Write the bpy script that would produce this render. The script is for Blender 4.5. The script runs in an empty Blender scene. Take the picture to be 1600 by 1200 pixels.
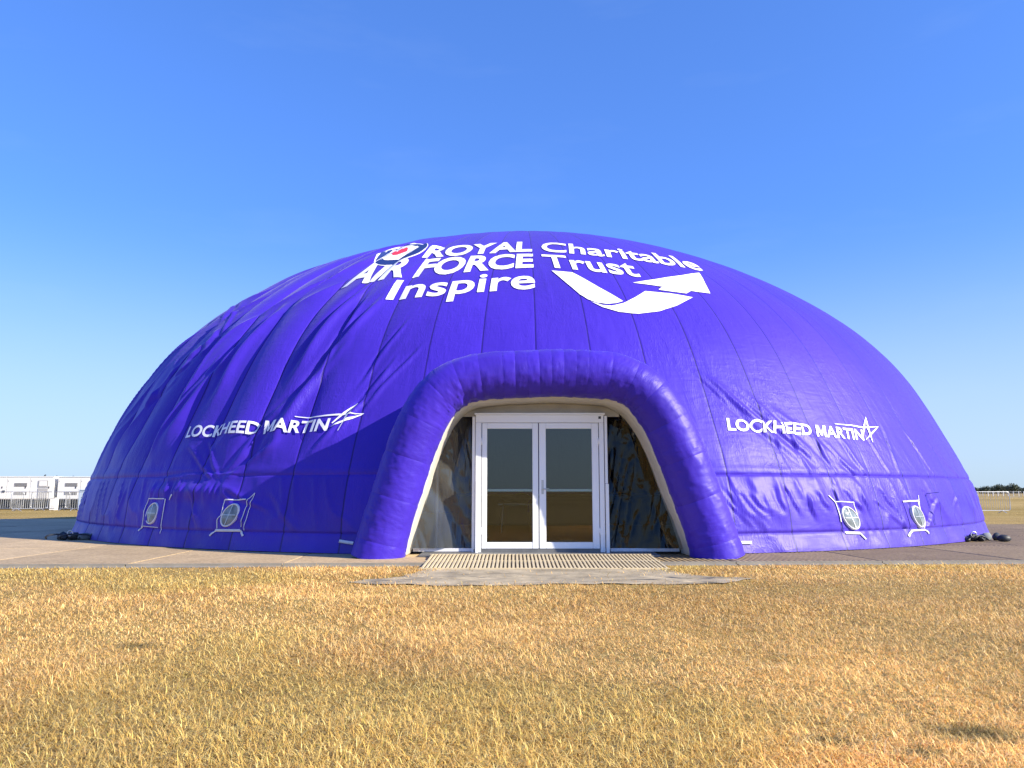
import bpy, bmesh, math, random
import numpy as np
from mathutils import Vector, Matrix, geometry as mgeo
random.seed(4); RNG = np.random.default_rng(11)
R_ = math.radians
scene = bpy.context.scene
C = scene.collection

# ------------------------------------------------------------------ camera
CAM_H = 1.12; FPX = 1200.0; PITCH = math.atan(168/1200)
cam_d = bpy.data.cameras.new('camera'); cam = bpy.data.objects.new('camera', cam_d); C.objects.link(cam)
cam_d.sensor_width = 36; cam_d.lens = 27; cam_d.clip_end = 6000; cam_d.clip_start = 0.05
cam.location = (0, 0, CAM_H); cam.rotation_euler = (math.pi/2 + PITCH, 0, 0)
scene.camera = cam
# ------------------------------------------------------------------ sun and sky
SUN_EL = R_(28); SUN_AZ = math.atan2(0.92, -0.39)          # azimuth of the sun measured from +Y towards +X
to_sun = Vector((math.sin(SUN_AZ)*math.cos(SUN_EL), math.cos(SUN_AZ)*math.cos(SUN_EL), math.sin(SUN_EL)))
sd = bpy.data.lights.new('sun', 'SUN'); sun = bpy.data.objects.new('sun', sd); C.objects.link(sun)
sd.energy = 5.0; sd.angle = R_(0.5); sd.color = (1.0, 0.90, 0.72)
sun.rotation_euler = to_sun.to_track_quat('Z', 'Y').to_euler(); sun.location = (30, -10, 30)
world = bpy.data.worlds.new('World'); scene.world = world; world.use_nodes = True
wt = world.node_tree; wt.nodes.clear()
wo = wt.nodes.new('ShaderNodeOutputWorld'); bg = wt.nodes.new('ShaderNodeBackground')
sky = wt.nodes.new('ShaderNodeTexSky'); sky.sky_type = 'NISHITA'; sky.sun_disc = False
sky.sun_elevation = SUN_EL; sky.sun_rotation = SUN_AZ
sky.air_density = 1.0; sky.dust_density = 0.7; sky.ozone_density = 2.0; sky.altitude = 0
hsv = wt.nodes.new('ShaderNodeMix'); hsv.data_type = 'RGBA'; hsv.blend_type = 'MULTIPLY'; hsv.inputs['Factor'].default_value = 1.0
hsv.inputs['B'].default_value = (0.52, 0.97, 2.0, 1)                  # clear, strongly blue summer sky
gam = wt.nodes.new('ShaderNodeGamma'); gam.inputs[1].default_value = 0.70; wt.links.new(sky.outputs[0], gam.inputs[0])
wt.links.new(gam.outputs[0], hsv.inputs['A'])
# faint cirrus, a little thicker towards the horizon
tc = wt.nodes.new('ShaderNodeTexCoord'); mp = wt.nodes.new('ShaderNodeMapping'); mp.inputs['Scale'].default_value = (1.6, 1.6, 7.0)
nz = wt.nodes.new('ShaderNodeTexNoise'); nz.inputs['Scale'].default_value = 2.3; nz.inputs['Detail'].default_value = 7; nz.inputs['Roughness'].default_value = 0.55
rp = wt.nodes.new('ShaderNodeValToRGB'); rp.color_ramp.elements[0].position = 0.57; rp.color_ramp.elements[1].position = 0.82
rp.color_ramp.elements[1].color = (0.05, 0.05, 0.05, 1)
mx = wt.nodes.new('ShaderNodeMix'); mx.data_type = 'RGBA'; mx.inputs['B'].default_value = (3.6, 4.4, 5.2, 1)
wt.links.new(tc.outputs['Generated'], mp.inputs[0]); wt.links.new(mp.outputs[0], nz.inputs['Vector'])
wt.links.new(nz.outputs[0], rp.inputs[0]); wt.links.new(rp.outputs[0], mx.inputs['Factor'])
geo = wt.nodes.new('ShaderNodeSeparateXYZ'); wt.links.new(tc.outputs['Generated'], geo.inputs[0])   # low-lying summer haze, even all round
hz = wt.nodes.new('ShaderNodeMapRange'); hz.interpolation_type = 'SMOOTHERSTEP'
for nm_, v_ in (('From Min', -0.02), ('From Max', 0.36), ('To Min', 0.66), ('To Max', 0.0)): hz.inputs[nm_].default_value = v_
wt.links.new(geo.outputs['Z'], hz.inputs['Value'])
hm = wt.nodes.new('ShaderNodeMix'); hm.data_type = 'RGBA'; hm.inputs['B'].default_value = (3.3, 3.9, 4.3, 1)
wt.links.new(hz.outputs[0], hm.inputs['Factor']); wt.links.new(hsv.outputs['Result'], hm.inputs['A']); wt.links.new(hm.outputs['Result'], mx.inputs['A']); wt.links.new(mx.outputs['Result'], bg.inputs[0])
bg.inputs[1].default_value = 0.108
wt.links.new(bg.outputs[0], wo.inputs[0])
vs = scene.view_settings; vs.view_transform = 'Standard'; vs.look = 'None'; vs.gamma = 1; vs.use_curve_mapping = False
vs.exposure = 1.0

# ------------------------------------------------------------------ helpers
def mat(name, base=(.5, .5, .5), rough=.6, metal=0.0, spec=.5, **kw):
    m = bpy.data.materials.new(name); m.use_nodes = True
    b = m.node_tree.nodes['Principled BSDF']
    b.inputs['Base Color'].default_value = (*base, 1); b.inputs['Roughness'].default_value = rough
    b.inputs['Metallic'].default_value = metal; b.inputs['Specular IOR Level'].default_value = spec
    for k, v in kw.items(): b.inputs[k.replace('_', ' ')].default_value = v
    return m
def nodes(m): return m.node_tree.nodes, m.node_tree.links, m.node_tree.nodes['Principled BSDF']
def noise(n, l, scale, detail=4, rough=.55, vec=None, dist=0.0):
    t = n.new('ShaderNodeTexNoise'); t.inputs['Scale'].default_value = scale; t.inputs['Detail'].default_value = detail
    t.inputs['Roughness'].default_value = rough; t.inputs['Distortion'].default_value = dist
    if vec is not None: l.new(vec, t.inputs['Vector'])
    return t
def ramp(n, l, src, stops):
    r = n.new('ShaderNodeValToRGB'); e = r.color_ramp.elements
    while len(e) < len(stops): e.new(0.5)
    for el, (p, c) in zip(e, stops): el.position = p; el.color = (*c, 1) if len(c) == 3 else c
    l.new(src, r.inputs[0]); return r
def bump(n, l, b, src, strength, dist, prev=None):
    k = n.new('ShaderNodeBump'); k.inputs['Strength'].default_value = strength; k.inputs['Distance'].default_value = dist
    l.new(src, k.inputs['Height'])
    if prev is not None: l.new(prev.outputs[0], k.inputs['Normal'])
    l.new(k.outputs[0], b.inputs['Normal']); return k
def mottled(name, c1, c2, scale, rough=.8, bscale=None, bstr=.3, bdist=.01, coord='Object', **kw):
    m = mat(name, c1, rough, **kw); n, l, b = nodes(m)
    t = n.new('ShaderNodeTexCoord'); a = noise(n, l, scale, 6, .6, t.outputs[coord])
    r = ramp(n, l, a.outputs[0], [(.3, c1), (.7, c2)]); l.new(r.outputs[0], b.inputs['Base Color'])
    if bscale:
        q = noise(n, l, bscale, 4, .6, t.outputs[coord]); bump(n, l, b, q.outputs[0], bstr, bdist)
    return m
def tag(o, label=None, cat=None, group=None, kind=None):
    if label: o['label'] = label
    if cat: o['category'] = cat
    if group: o['group'] = group
    if kind: o['kind'] = kind
    return o
def empty(name, loc=(0, 0, 0), rz=0.0, parent=None):
    o = bpy.data.objects.new(name, None); C.objects.link(o); o.location = loc; o.rotation_euler = (0, 0, rz)
    o.empty_display_size = .2; o.parent = parent; return o
def mesh_obj(name, me, m, parent=None, loc=None):
    o = bpy.data.objects.new(name, me); C.objects.link(o); o.parent = parent
    if m is not None and not me.materials: me.materials.append(m)
    if loc is not None: o.location = loc
    return o
def pyd(name, v, f, m, parent=None, smooth=False, loc=None):
    me = bpy.data.meshes.new(name); me.from_pydata([tuple(map(float, p)) for p in v], [], f); me.update()
    if smooth: me.shade_smooth()
    return mesh_obj(name, me, m, parent, loc)
def grid_mesh(name, P, smooth=True, keep=None, uvs=None, closed=False):
    """P: (rows, cols, 3) array -> quad mesh; keep: (rows-1, cols-1) bool; uvs: dict name -> (rows, cols, 2)"""
    nr, nc = P.shape[:2]
    idx = np.arange(nr*nc).reshape(nr, nc)
    q = np.stack([idx[:-1, :-1], idx[:-1, 1:], idx[1:, 1:], idx[1:, :-1]], -1)
    q = q[keep] if keep is not None else q.reshape(-1, 4)
    used = np.unique(q); remap = np.full(nr*nc, -1); remap[used] = np.arange(len(used))
    V = P.reshape(-1, 3)[used]; Q = remap[q]
    me = bpy.data.meshes.new(name)
    me.vertices.add(len(V)); me.vertices.foreach_set('co', V.astype(np.float32).ravel())
    me.loops.add(Q.size); me.loops.foreach_set('vertex_index', Q.ravel().astype(np.int32))
    me.polygons.add(len(Q)); me.polygons.foreach_set('loop_start', (np.arange(len(Q))*4).astype(np.int32))
    me.polygons.foreach_set('loop_total', np.full(len(Q), 4, np.int32))
    me.update(calc_edges=True)
    if uvs:
        for k, u in uvs.items():
            lay = me.uv_layers.new(name=k); lay.data.foreach_set('uv', u.reshape(-1, 2)[used][Q.ravel()].astype(np.float32).ravel())
    me.validate()
    if smooth: me.shade_smooth()
    return me
def box_bm(bm, c, s, rot=None):
    m = Matrix.Translation(Vector(c))
    if rot is not None: m = m @ rot.to_4x4()
    r = bmesh.ops.create_cube(bm, size=1.0, matrix=m @ Matrix.Diagonal((*s, 1)))
    return r['verts']
def box(name, c, s, m, parent=None, bev=0.0, rot=None):
    bm = bmesh.new(); box_bm(bm, (0, 0, 0), s)
    if bev: bmesh.ops.bevel(bm, geom=list(bm.edges), offset=bev, segments=2, affect='EDGES')
    me = bpy.data.meshes.new(name); bm.to_mesh(me); bm.free()
    o = mesh_obj(name, me, m, parent, c)
    if rot is not None: o.rotation_euler = rot
    return o
def tube_pts(path, rad, n=8, closed=False):
    """swept tube along list of points -> verts, faces"""
    P = [Vector(p) for p in path]; V = []; F = []; up = Vector((0, 0, 1)); N = len(P)
    prev = None
    for i, p in enumerate(P):
        a = P[i-1] if (i > 0 or closed) else P[i]; b = P[(i+1) % N] if (i < N-1 or closed) else P[i]
        d = (b-a).normalized()
        s = d.cross(up) if prev is None else d.cross(prev)
        if prev is None:
            if s.length < 1e-3: s = Vector((1, 0, 0))
            s.normalize(); u = s.cross(d).normalized()
        else:
            s.normalize(); u = s.cross(d).normalized()
        prev = u
        r = rad[i] if hasattr(rad, '__len__') else rad
        for k in range(n):
            t = 2*math.pi*k/n; V.append(p + (s*math.cos(t) + u*math.sin(t))*r)
    M = N if closed else N-1
    for i in range(M):
        for k in range(n):
            F.append((i*n+k, i*n+(k+1) % n, ((i+1) % N)*n+(k+1) % n, ((i+1) % N)*n+k))
    if not closed:
        F.append(tuple(range(n-1, -1, -1))); F.append(tuple((N-1)*n+k for k in range(n)))
    return V, F
def tube(name, path, rad, m, parent=None, n=8, closed=False):
    V, F = tube_pts(path, rad, n, closed); return pyd(name, V, F, m, parent, True)

# pixel of the photograph -> ray from the camera, and its meeting with a depth plane or a level
_cp, _sp = math.cos(PITCH), math.sin(PITCH)
def ray(px, py):
    x = (px-800)/FPX; u = (600-py)/FPX
    return np.array([x, _cp-u*_sp, _sp+u*_cp])
def on_y(px, py, y):
    r = ray(px, py); t = y/r[1]; return np.array([r[0]*t, y, CAM_H+r[2]*t])
def on_z(px, py, z=0.0):
    r = ray(px, py); t = (z-CAM_H)/r[2]; return np.array([r[0]*t, r[1]*t, z])

# lattice noise for geometry
_tab = RNG.random((256, 256))
def vnoise(x, y):
    x = np.asarray(x, float); y = np.asarray(y, float)
    xi = np.floor(x).astype(int); yi = np.floor(y).astype(int); fx = x-xi; fy = y-yi
    fx = fx*fx*(3-2*fx); fy = fy*fy*(3-2*fy)
    a = _tab[xi % 256, yi % 256]; b = _tab[(xi+1) % 256, yi % 256]; c = _tab[xi % 256, (yi+1) % 256]; d = _tab[(xi+1) % 256, (yi+1) % 256]
    return (a*(1-fx)+b*fx)*(1-fy)+(c*(1-fx)+d*fx)*fy
def fbm(x, y, o=3):
    s = 0; a = .5
    for i in range(o): s = s+a*(vnoise(x*2**i+17*i, y*2**i+5*i)-.5); a *= .5
    return s
def sstep(a, b, x): t = np.clip((x-a)/(b-a), 0, 1); return t*t*(3-2*t)

# ------------------------------------------------------------------ dome shape (profile measured from the silhouette)
XC, YC = 0.4625, 26.5864
_prof = np.array([[13.402, 0.0], [13.264, 0.927], [12.994, 1.757], [12.64, 2.546], [12.28, 3.301], [11.885, 4.024], [11.391, 4.714], [10.782, 5.369],
    [10.063, 5.987], [9.268, 6.566], [8.409, 7.103], [7.494, 7.596], [6.544, 8.042], [5.569, 8.441], [4.568, 8.789], [3.581, 9.085], [2.644, 9.328],
    [1.787, 9.517], [1.021, 9.651], [0.372, 9.728]])
Z0 = 0.05
_prof[:, 1] += Z0*(1-_prof[:, 1]/9.73)
_k = np.linspace(0, len(_prof)-1, 400)
def _cr(p, k):
    i = np.clip(np.floor(k).astype(int), 0, len(p)-2); t = (k-i)[:, None]
    p0 = p[np.clip(i-1, 0, None)]; p1 = p[i]; p2 = p[i+1]; p3 = p[np.clip(i+2, None, len(p)-1)]
    return .5*((2*p1)+(-p0+p2)*t+(2*p0-5*p1+4*p2-p3)*t*t+(-p0+3*p1-3*p2+p3)*t**3)
PR = _cr(_prof, _k)
S_ = np.concatenate([[0], np.cumsum(np.hypot(*np.diff(PR, axis=0).T))]); STOT = S_[-1]
_dr = np.gradient(PR[:, 0], S_); _dz = np.gradient(PR[:, 1], S_)
def s_of_z(z): return float(np.interp(z, PR[:, 1], S_))
def prof(s): return np.interp(s, S_, PR[:, 0]), np.interp(s, S_, PR[:, 1])
def surf(th, s, off=0.0):
    r, z = prof(s); nr = np.interp(s, S_, _dz); nzv = -np.interp(s, S_, _dr); L = np.hypot(nr, nzv); nr = nr/L; nzv = nzv/L
    r = r+nr*off; z = z+nzv*off
    return np.stack([XC+r*np.sin(th), YC-r*np.cos(th), z], -1)
def px_dome(px, py):
    """where the ray through a photo pixel first meets the (smooth) dome: (theta, s)"""
    d = ray(px, py); t = np.linspace(9, 34, 5001)
    P = np.array([0, 0, CAM_H])[None]+d[None]*t[:, None]
    rr = np.hypot(P[:, 0]-XC, P[:, 1]-YC); rp_ = np.interp(P[:, 2], PR[:, 1], PR[:, 0])
    g = rr-rp_; i = np.argmax(g < 0)
    if g[i] >= 0: i = int(np.argmin(g))
    p = P[i]
    return math.atan2(p[0]-XC, -(p[1]-YC)), float(np.interp(p[2], PR[:, 1], S_))
RREF = 11.0
NG = 72; DTH = 2*math.pi/NG
HEM_S = 0.34; SK_S = s_of_z(1.42)
# folds drawn along lines seen in the cloth: pixel start, pixel end, half width (m), height (m)
_fold_px = []
def fold(x0, y0, x1, y1, w=.07, a=.03): _fold_px.append((x0, y0, x1, y1, w, a))
rnd = random.Random(7)
for i in range(10):                                    # right of the arch, pulled down towards the skirt seam
    x = 1085+i*14+rnd.uniform(-6, 6); y = 590+i*6+rnd.uniform(-14, 14); L = rnd.uniform(70, 190)
    fold(x, y, x+L*.80, min(y+L*.70, 752), rnd.uniform(.06, .09), rnd.uniform(.014, .034))
for i in range(9):
    x = 1190+i*32+rnd.uniform(-10, 10); y = 672+rnd.uniform(-16, 22)
    fold(x, y, x+rnd.uniform(30, 60), 752, rnd.uniform(.03, .05), rnd.uniform(.010, .024))
for i in range(24):                                    # right skirt, slanting folds
    x = 1120+i*16+rnd.uniform(-8, 8); y = 755+rnd.uniform(0, 22); L = rnd.uniform(30, 75)
    fold(x, y, x+L*rnd.uniform(.35, .95)*(1 if x < 1440 else -.5), min(y+L, 838), rnd.uniform(.03, .05), rnd.uniform(.012, .030))
for x0, y0, x1, y1, w, a in [(590, 440, 455, 600, .12, .085), (600, 470, 425, 690, .10, .07), (575, 470, 500, 590, .06, .045), (520, 560, 380, 745, .11, .045),
        (560, 520, 400, 735, .09, .035), (480, 600, 345, 752, .09, .04), (440, 690, 345, 755, .07, .035), (450, 480, 330, 640, .15, .09), (400, 520, 262, 690, .13, .08),
        (350, 560, 232, 720, .10, .06), (330, 690, 342, 752, .05, .03), (300, 700, 338, 755, .05, .03), (640, 500, 560, 610, .05, .03), (660, 540, 560, 650, .045, .03),
        (620, 560, 520, 690, .045, .03), (600, 600, 480, 715, .05, .03), (380, 740, 240, 748, .05, .03), (345, 758, 420, 800, .05, .03), (345, 760, 390, 830, .05, .025),
        (250, 760, 225, 830, .05, .03), (300, 765, 310, 835, .04, .02), (200, 760, 180, 830, .05, .03), (420, 765, 470, 840, .06, .02)]:
    fold(x0, y0, x1, y1, w, a)
for i in range(13):                                    # puckers along the left skyline
    f_ = i/12; x = 232+f_*130; y = 640-f_*140
    x += rnd.uniform(-6, 10); fold(x, y, x+22+rnd.uniform(-8, 12), y-28+rnd.uniform(-12, 10), rnd.uniform(.06, .11), rnd.uniform(.015, .045))
FOLDS = []
for x0, y0, x1, y1, w, a in _fold_px:
    t0, s0 = px_dome(x0, y0); t1, s1 = px_dome(x1, y1); FOLDS.append((t0*RREF, s0, t1*RREF, s1, w, a))
_gr = np.random.default_rng(3).uniform(.45, 1.25, NG)
def disp(th, s):
    """cloth relief above the smooth dome"""
    g = th/DTH; c = (g-np.floor(g))*2-1; gi = np.floor(g).astype(int) % NG
    left = sstep(R_(-10), R_(-24), th)*sstep(R_(-88), R_(-70), th)
    hi = sstep(1.2, 2.6, s)*sstep(13.5, 8.5, s)
    amp = .004+left*hi*.10*_gr[gi]
    d = amp*(1-c*c)
    # slack cloth: ridges running up the gores, broken up along their length
    u = th*RREF
    rid = 1-np.abs(2*vnoise(u*1.9+fbm(u*.5, s*.4)*2.2+.5*s*np.sign(th), s*.26)-1)
    d = d+(rid**4)*(.005+.05*left*hi)
    low = sstep(3.2, .6, s)
    d = d+fbm(u*2.2+s*.9, s*1.1, 3)*(.008+.05*low)
    d = d+(1-np.abs(2*vnoise(u*3.6+.8*s+30, s*.8+4)-1))**5*.028*sstep(SK_S+.05, SK_S-.15, s)*sstep(.1, .5, s)
    # edges: seams pulled in
    wd = (1-np.abs(c))*DTH*.5*np.interp(s, S_, PR[:, 0])
    d = d-(.0035+.006*left)*np.exp(-(wd/.02)**2)
    # skirt seam and hem seam
    d = d-.014*np.exp(-((s-SK_S)/.025)**2)+.012*np.exp(-((s-SK_S-.10)/.07)**2)-.022*np.exp(-((s-HEM_S)/.025)**2)
    d = d+.05*sstep(HEM_S, 0, s)+.02*sstep(HEM_S, 0, s)*np.sin(u*7+3*fbm(u, s*0))
    for u0, s0, u1, s1, w, a in FOLDS:
        du, ds = u1-u0, s1-s0; L = math.hypot(du, ds)+1e-6
        t = ((u-u0)*du+(s-s0)*ds)/L/L
        m = (t > -.1) & (t < 1.1)
        if not m.any(): continue
        q = ((u-u0)*ds-(s-s0)*du)/L
        m &= np.abs(q) < 4*w
        if not m.any(): continue
        tm = t[m]; qm = q[m]+.25*w*np.sin(tm*9)
        tap = sstep(-.1, .25, tm)*sstep(1.1, .7, tm)
        d[m] += a*tap*(np.exp(-(qm/w)**2)-.75*np.exp(-((qm-1.25*w)/(.8*w))**2))
    # gathered ruffle over the left portholes
    for ua, ub, sr_ in RUFF:
        m = (u > min(ua, ub)-.3) & (u < max(ua, ub)+.3) & (np.abs(s-sr_) < .5)
        if m.any():
            um = u[m]; e = sstep(min(ua, ub)-.15, min(ua, ub)+.15, um)*sstep(max(ua, ub)+.15, max(ua, ub)-.15, um)
            d[m] += e*(.04+.07*(vnoise(um*4.5, um*0)-.4)+.02*np.sin(um*31+4*np.sin(um*7)))*np.exp(-((s[m]-sr_)/.15)**2)
    return d
RUFF = []
_a = px_dome(234, 768); _b = px_dome(374, 766); RUFF.append((_a[0]*RREF, _b[0]*RREF, (_a[1]+_b[1])/2))

# arch centreline (pixels -> the plane the tube stands in)
ARCH_Y = 13.0; TUBE_R = 0.41
_ap = [(590, 866), (604, 820), (620, 770), (636, 720), (656, 668), (682, 625), (716, 599), (765, 588), (815, 585), (868, 583), (920, 585), (962, 590), (1002, 610), (1036, 650), (1062, 705), (1085, 765), (1106, 820), (1122, 866)]
AC = np.array([on_y(px, py, ARCH_Y) for px, py in _ap])[:, [0, 2]]
AC[0, 1] = AC[-1, 1] = 0.0
_kk = np.linspace(0, len(AC)-1, 400); ACF = _cr(AC, _kk)
ACL = np.concatenate([[0], np.cumsum(np.hypot(*np.diff(ACF, axis=0).T))]); ALEN = ACL[-1]
def arch_pt(l): return np.stack([np.interp(l, ACL, ACF[:, 0]), np.interp(l, ACL, ACF[:, 1])], -1)
def arch_nrm(l):
    a = arch_pt(np.clip(l-.05, 0, ALEN)); b = arch_pt(np.clip(l+.05, 0, ALEN)); d = b-a; d = d/np.linalg.norm(d, axis=-1, keepdims=True)
    return np.stack([-d[..., 1], d[..., 0]], -1)          # outward (left leg first -> up and over)
_poly = np.vstack([ACF[::4]+arch_nrm(ACL[::4])*.12, [[ACF[-1, 0], -1], [ACF[0, 0], -1]]])
def in_arch(x, z):
    c = np.zeros(x.shape, bool); j = len(_poly)-1
    for i in range(len(_poly)):
        xi, zi = _poly[i]; xj, zj = _poly[j]
        if zi != zj:
            c ^= ((zi > z) != (zj > z)) & (x < (xj-xi)*(z-zi)/(zj-zi)+xi)
        j = i
    return c

# ------------------------------------------------------------------ materials
def cloth_mat(name, base, crease=.12, tubey=False):
    m = mat(name, base, .47, spec=.24); n, l, b = nodes(m)
    b.inputs['Sheen Weight'].default_value = .10; b.inputs['Sheen Roughness'].default_value = .4; b.inputs['Sheen Tint'].default_value = (.75, .72, 1, 1)
    uv = n.new('ShaderNodeUVMap'); uv.uv_map = 'cloth'
    info = n.new('ShaderNodeObjectInfo')
    v = n.new('ShaderNodeMapRange'); v.inputs['To Min'].default_value = .90; v.inputs['To Max'].default_value = 1.10; l.new(info.outputs['Random'], v.inputs['Value'])
    sep = n.new('ShaderNodeUVMap'); sep.uv_map = 'gore'; sx = n.new('ShaderNodeSeparateXYZ'); l.new(sep.outputs[0], sx.inputs[0])
    # stitched tape along a panel's two edges
    e = n.new('ShaderNodeMath'); e.operation = 'GREATER_THAN'; e.inputs[1].default_value = .972; l.new(sx.outputs['X'], e.inputs[0])
    dk = n.new('ShaderNodeMapRange'); dk.inputs['To Min'].default_value = 1; dk.inputs['To Max'].default_value = .45; l.new(e.outputs[0], dk.inputs['Value'])
    mul = n.new('ShaderNodeMath'); mul.operation = 'MULTIPLY'; l.new(v.outputs[0], mul.inputs[0]); l.new(dk.outputs[0], mul.inputs[1])
    hs = n.new('ShaderNodeHueSaturation'); hs.inputs['Color'].default_value = (*base, 1); l.new(mul.outputs[0], hs.inputs['Value'])
    fd = noise(n, l, .35, 4, .6, uv.outputs[0]); fr_ = ramp(n, l, fd.outputs[0], [(.3, (.86, .86, .88)), (.7, (1.1, 1.1, 1.06))])
    fm_ = n.new('ShaderNodeMix'); fm_.data_type = 'RGBA'; fm_.blend_type = 'MULTIPLY'; fm_.inputs['Factor'].default_value = 1; l.new(hs.outputs[0], fm_.inputs['A']); l.new(fr_.outputs[0], fm_.inputs['B'])
    su = n.new('ShaderNodeSeparateXYZ'); l.new(uv.outputs[0], su.inputs[0]); dn = noise(n, l, 1.7, 5, .65, uv.outputs[0])
    lo_ = n.new('ShaderNodeMapRange'); lo_.inputs['From Min'].default_value = 0; lo_.inputs['From Max'].default_value = .8; lo_.inputs['To Min'].default_value = .30; lo_.inputs['To Max'].default_value = 0; l.new(su.outputs['Y'], lo_.inputs['Value'])
    dm = n.new('ShaderNodeMath'); dm.operation = 'MULTIPLY'; l.new(lo_.outputs[0], dm.inputs[0]); l.new(dn.outputs[0], dm.inputs[1])
    dmx = n.new('ShaderNodeMix'); dmx.data_type = 'RGBA'; dmx.inputs['B'].default_value = (.20, .16, .15, 1); l.new(dm.outputs[0], dmx.inputs['Factor']); l.new(fm_.outputs['Result'], dmx.inputs['A'])
    l.new(dmx.outputs['Result'] if not tubey else fm_.outputs['Result'], b.inputs['Base Color'])
    m1 = n.new('ShaderNodeMapping'); m1.inputs['Scale'].default_value = (3.2, .8, 1); m1.inputs['Rotation'].default_value = (0, 0, .5); l.new(uv.outputs[0], m1.inputs[0])
    a = noise(n, l, 1.5, 2, .45, m1.outputs[0], .6)
    m2 = n.new('ShaderNodeMapping'); m2.inputs['Scale'].default_value = (1.0, 3.0, 1); m2.inputs['Rotation'].default_value = (0, 0, -.7); l.new(uv.outputs[0], m2.inputs[0])
    c = noise(n, l, 1.9, 2, .45, m2.outputs[0], 1.0)
    k = bump(n, l, b, a.outputs[0], .22, .05); k = bump(n, l, b, c.outputs[0], .18, .03, k)
    for sc_, rot_ in (((2.6, .7, 1), .9), ((2.2, .6, 1), -.6)):           # fine pinched creases
        m3 = n.new('ShaderNodeMapping'); m3.inputs['Scale'].default_value = sc_; m3.inputs['Rotation'].default_value = (0, 0, rot_); l.new(uv.outputs[0], m3.inputs[0])
        q = noise(n, l, 2.4, 3, .5, m3.outputs[0], 1.4)
        u1 = n.new('ShaderNodeMath'); u1.operation = 'SUBTRACT'; u1.inputs[1].default_value = .5; l.new(q.outputs[0], u1.inputs[0])
        u2 = n.new('ShaderNodeMath'); u2.operation = 'ABSOLUTE'; l.new(u1.outputs[0], u2.inputs[0])
        u3 = ramp(n, l, u2.outputs[0], [(0, (1, 1, 1)), (.06, (0, 0, 0))])
        mk = noise(n, l, .55, 2, .5, uv.outputs[0]); mr = ramp(n, l, mk.outputs[0], [(.42, (.08, .08, .08)), (.62, (1, 1, 1))])
        pr = n.new('ShaderNodeMath'); pr.operation = 'MULTIPLY'; l.new(u3.outputs[0], pr.inputs[0]); l.new(mr.outputs[0], pr.inputs[1])
        k = bump(n, l, b, pr.outputs[0], crease, .03, k)
    return m
M = {}
M['cloth'] = cloth_mat('purple_nylon', (.046, .020, .42))
M['tube'] = cloth_mat('purple_tube_nylon', (.046, .020, .42), .06, True)
M['print'] = mat('white_print', (.84, .84, .88), .5, spec=.3)
M['print_navy'] = mat('navy_print', (.012, .03, .16), .5)
M['print_red'] = mat('red_print', (.62, .03, .06), .5)
M['lining'] = mottled('off_white_canvas', (.44, .42, .38), (.54, .51, .46), 3.0, .8, 14, .3, .02)
M['white_paint'] = mottled('white_powder_coat', (.82, .83, .85), (.87, .88, .89), 1.2, .35, spec=.5)
M['web'] = mottled('white_webbing', (.62, .62, .66), (.74, .74, .76), 9, .7)
M['steel'] = mat('galvanised_steel', (.52, .53, .54), .38, .85)
M['dark'] = mottled('black_webbing', (.012, .014, .018), (.03, .034, .045), 30, .55)
M['grey_plate'] = mottled('grey_threshold', (.10, .105, .11), (.17, .17, .17), 4, .5)
M['gen_white'] = mottled('white_steel_case', (.74, .73, .70), (.80, .79, .76), .8, .45)
M['gen_dark'] = mat('dark_base_paint', (.018, .022, .028), .5)
M['gen_grey'] = mat('grey_louvre', (.42, .41, .40), .6)
M['box_blue'] = mat('pale_blue_paint', (.42, .52, .66), .5)
M['carpet'] = mottled('brown_carpet', (.035, .028, .018), (.06, .046, .028), 5, .95)
M['black_cloth'] = mat('black_table_cloth', (.015, .016, .02), .8)
# glass: clear sheet, mirror part by angle
def clear_mat(name, tint, ior, boost, rough, wrinkle=None, gain=1.5, haze=0.0):
    m = bpy.data.materials.new(name); m.use_nodes = True; n, l = m.node_tree.nodes, m.node_tree.links; n.clear()
    o = n.new('ShaderNodeOutputMaterial'); t = n.new('ShaderNodeBsdfTransparent'); t.inputs[0].default_value = (*tint, 1)
    g = n.new('ShaderNodeBsdfGlossy'); g.inputs['Roughness'].default_value = rough; g.inputs[0].default_value = (1, .96, .88, 1)
    fr = n.new('ShaderNodeFresnel'); fr.inputs['IOR'].default_value = ior
    ad = n.new('ShaderNodeMath'); ad.operation = 'MULTIPLY_ADD'; ad.use_clamp = True; ad.inputs[1].default_value = gain; ad.inputs[2].default_value = boost
    mxs = n.new('ShaderNodeMixShader'); l.new(fr.outputs[0], ad.inputs[0]); l.new(ad.outputs[0], mxs.inputs[0]); l.new(t.outputs[0], mxs.inputs[1]); l.new(g.outputs[0], mxs.inputs[2])
    if wrinkle:
        tcx = n.new('ShaderNodeTexCoord'); mpp = n.new('ShaderNodeMapping'); mpp.inputs['Rotation'].default_value = (0, wrinkle[0], 0); mpp.inputs['Scale'].default_value = wrinkle[1]
        l.new(tcx.outputs['Object'], mpp.inputs[0])
        a = noise(n, l, wrinkle[2], 1.5, .5, mpp.outputs[0], 1.2); bp = n.new('ShaderNodeBump'); bp.inputs['Strength'].default_value = wrinkle[3]; bp.inputs['Distance'].default_value = .06
        l.new(a.outputs[0], bp.inputs['Height']); l.new(bp.outputs[0], g.inputs['Normal'])
    last = mxs
    if haze:                                              # grey diffuse mixed in, standing for pale glare on the sheet
        df = n.new('ShaderNodeBsdfDiffuse'); df.inputs[0].default_value = (.62, .63, .64, 1); last = n.new('ShaderNodeMixShader'); last.inputs[0].default_value = haze
        l.new(mxs.outputs[0], last.inputs[1]); l.new(df.outputs[0], last.inputs[2])
    l.new(last.outputs[0], o.inputs[0]); return m
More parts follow.
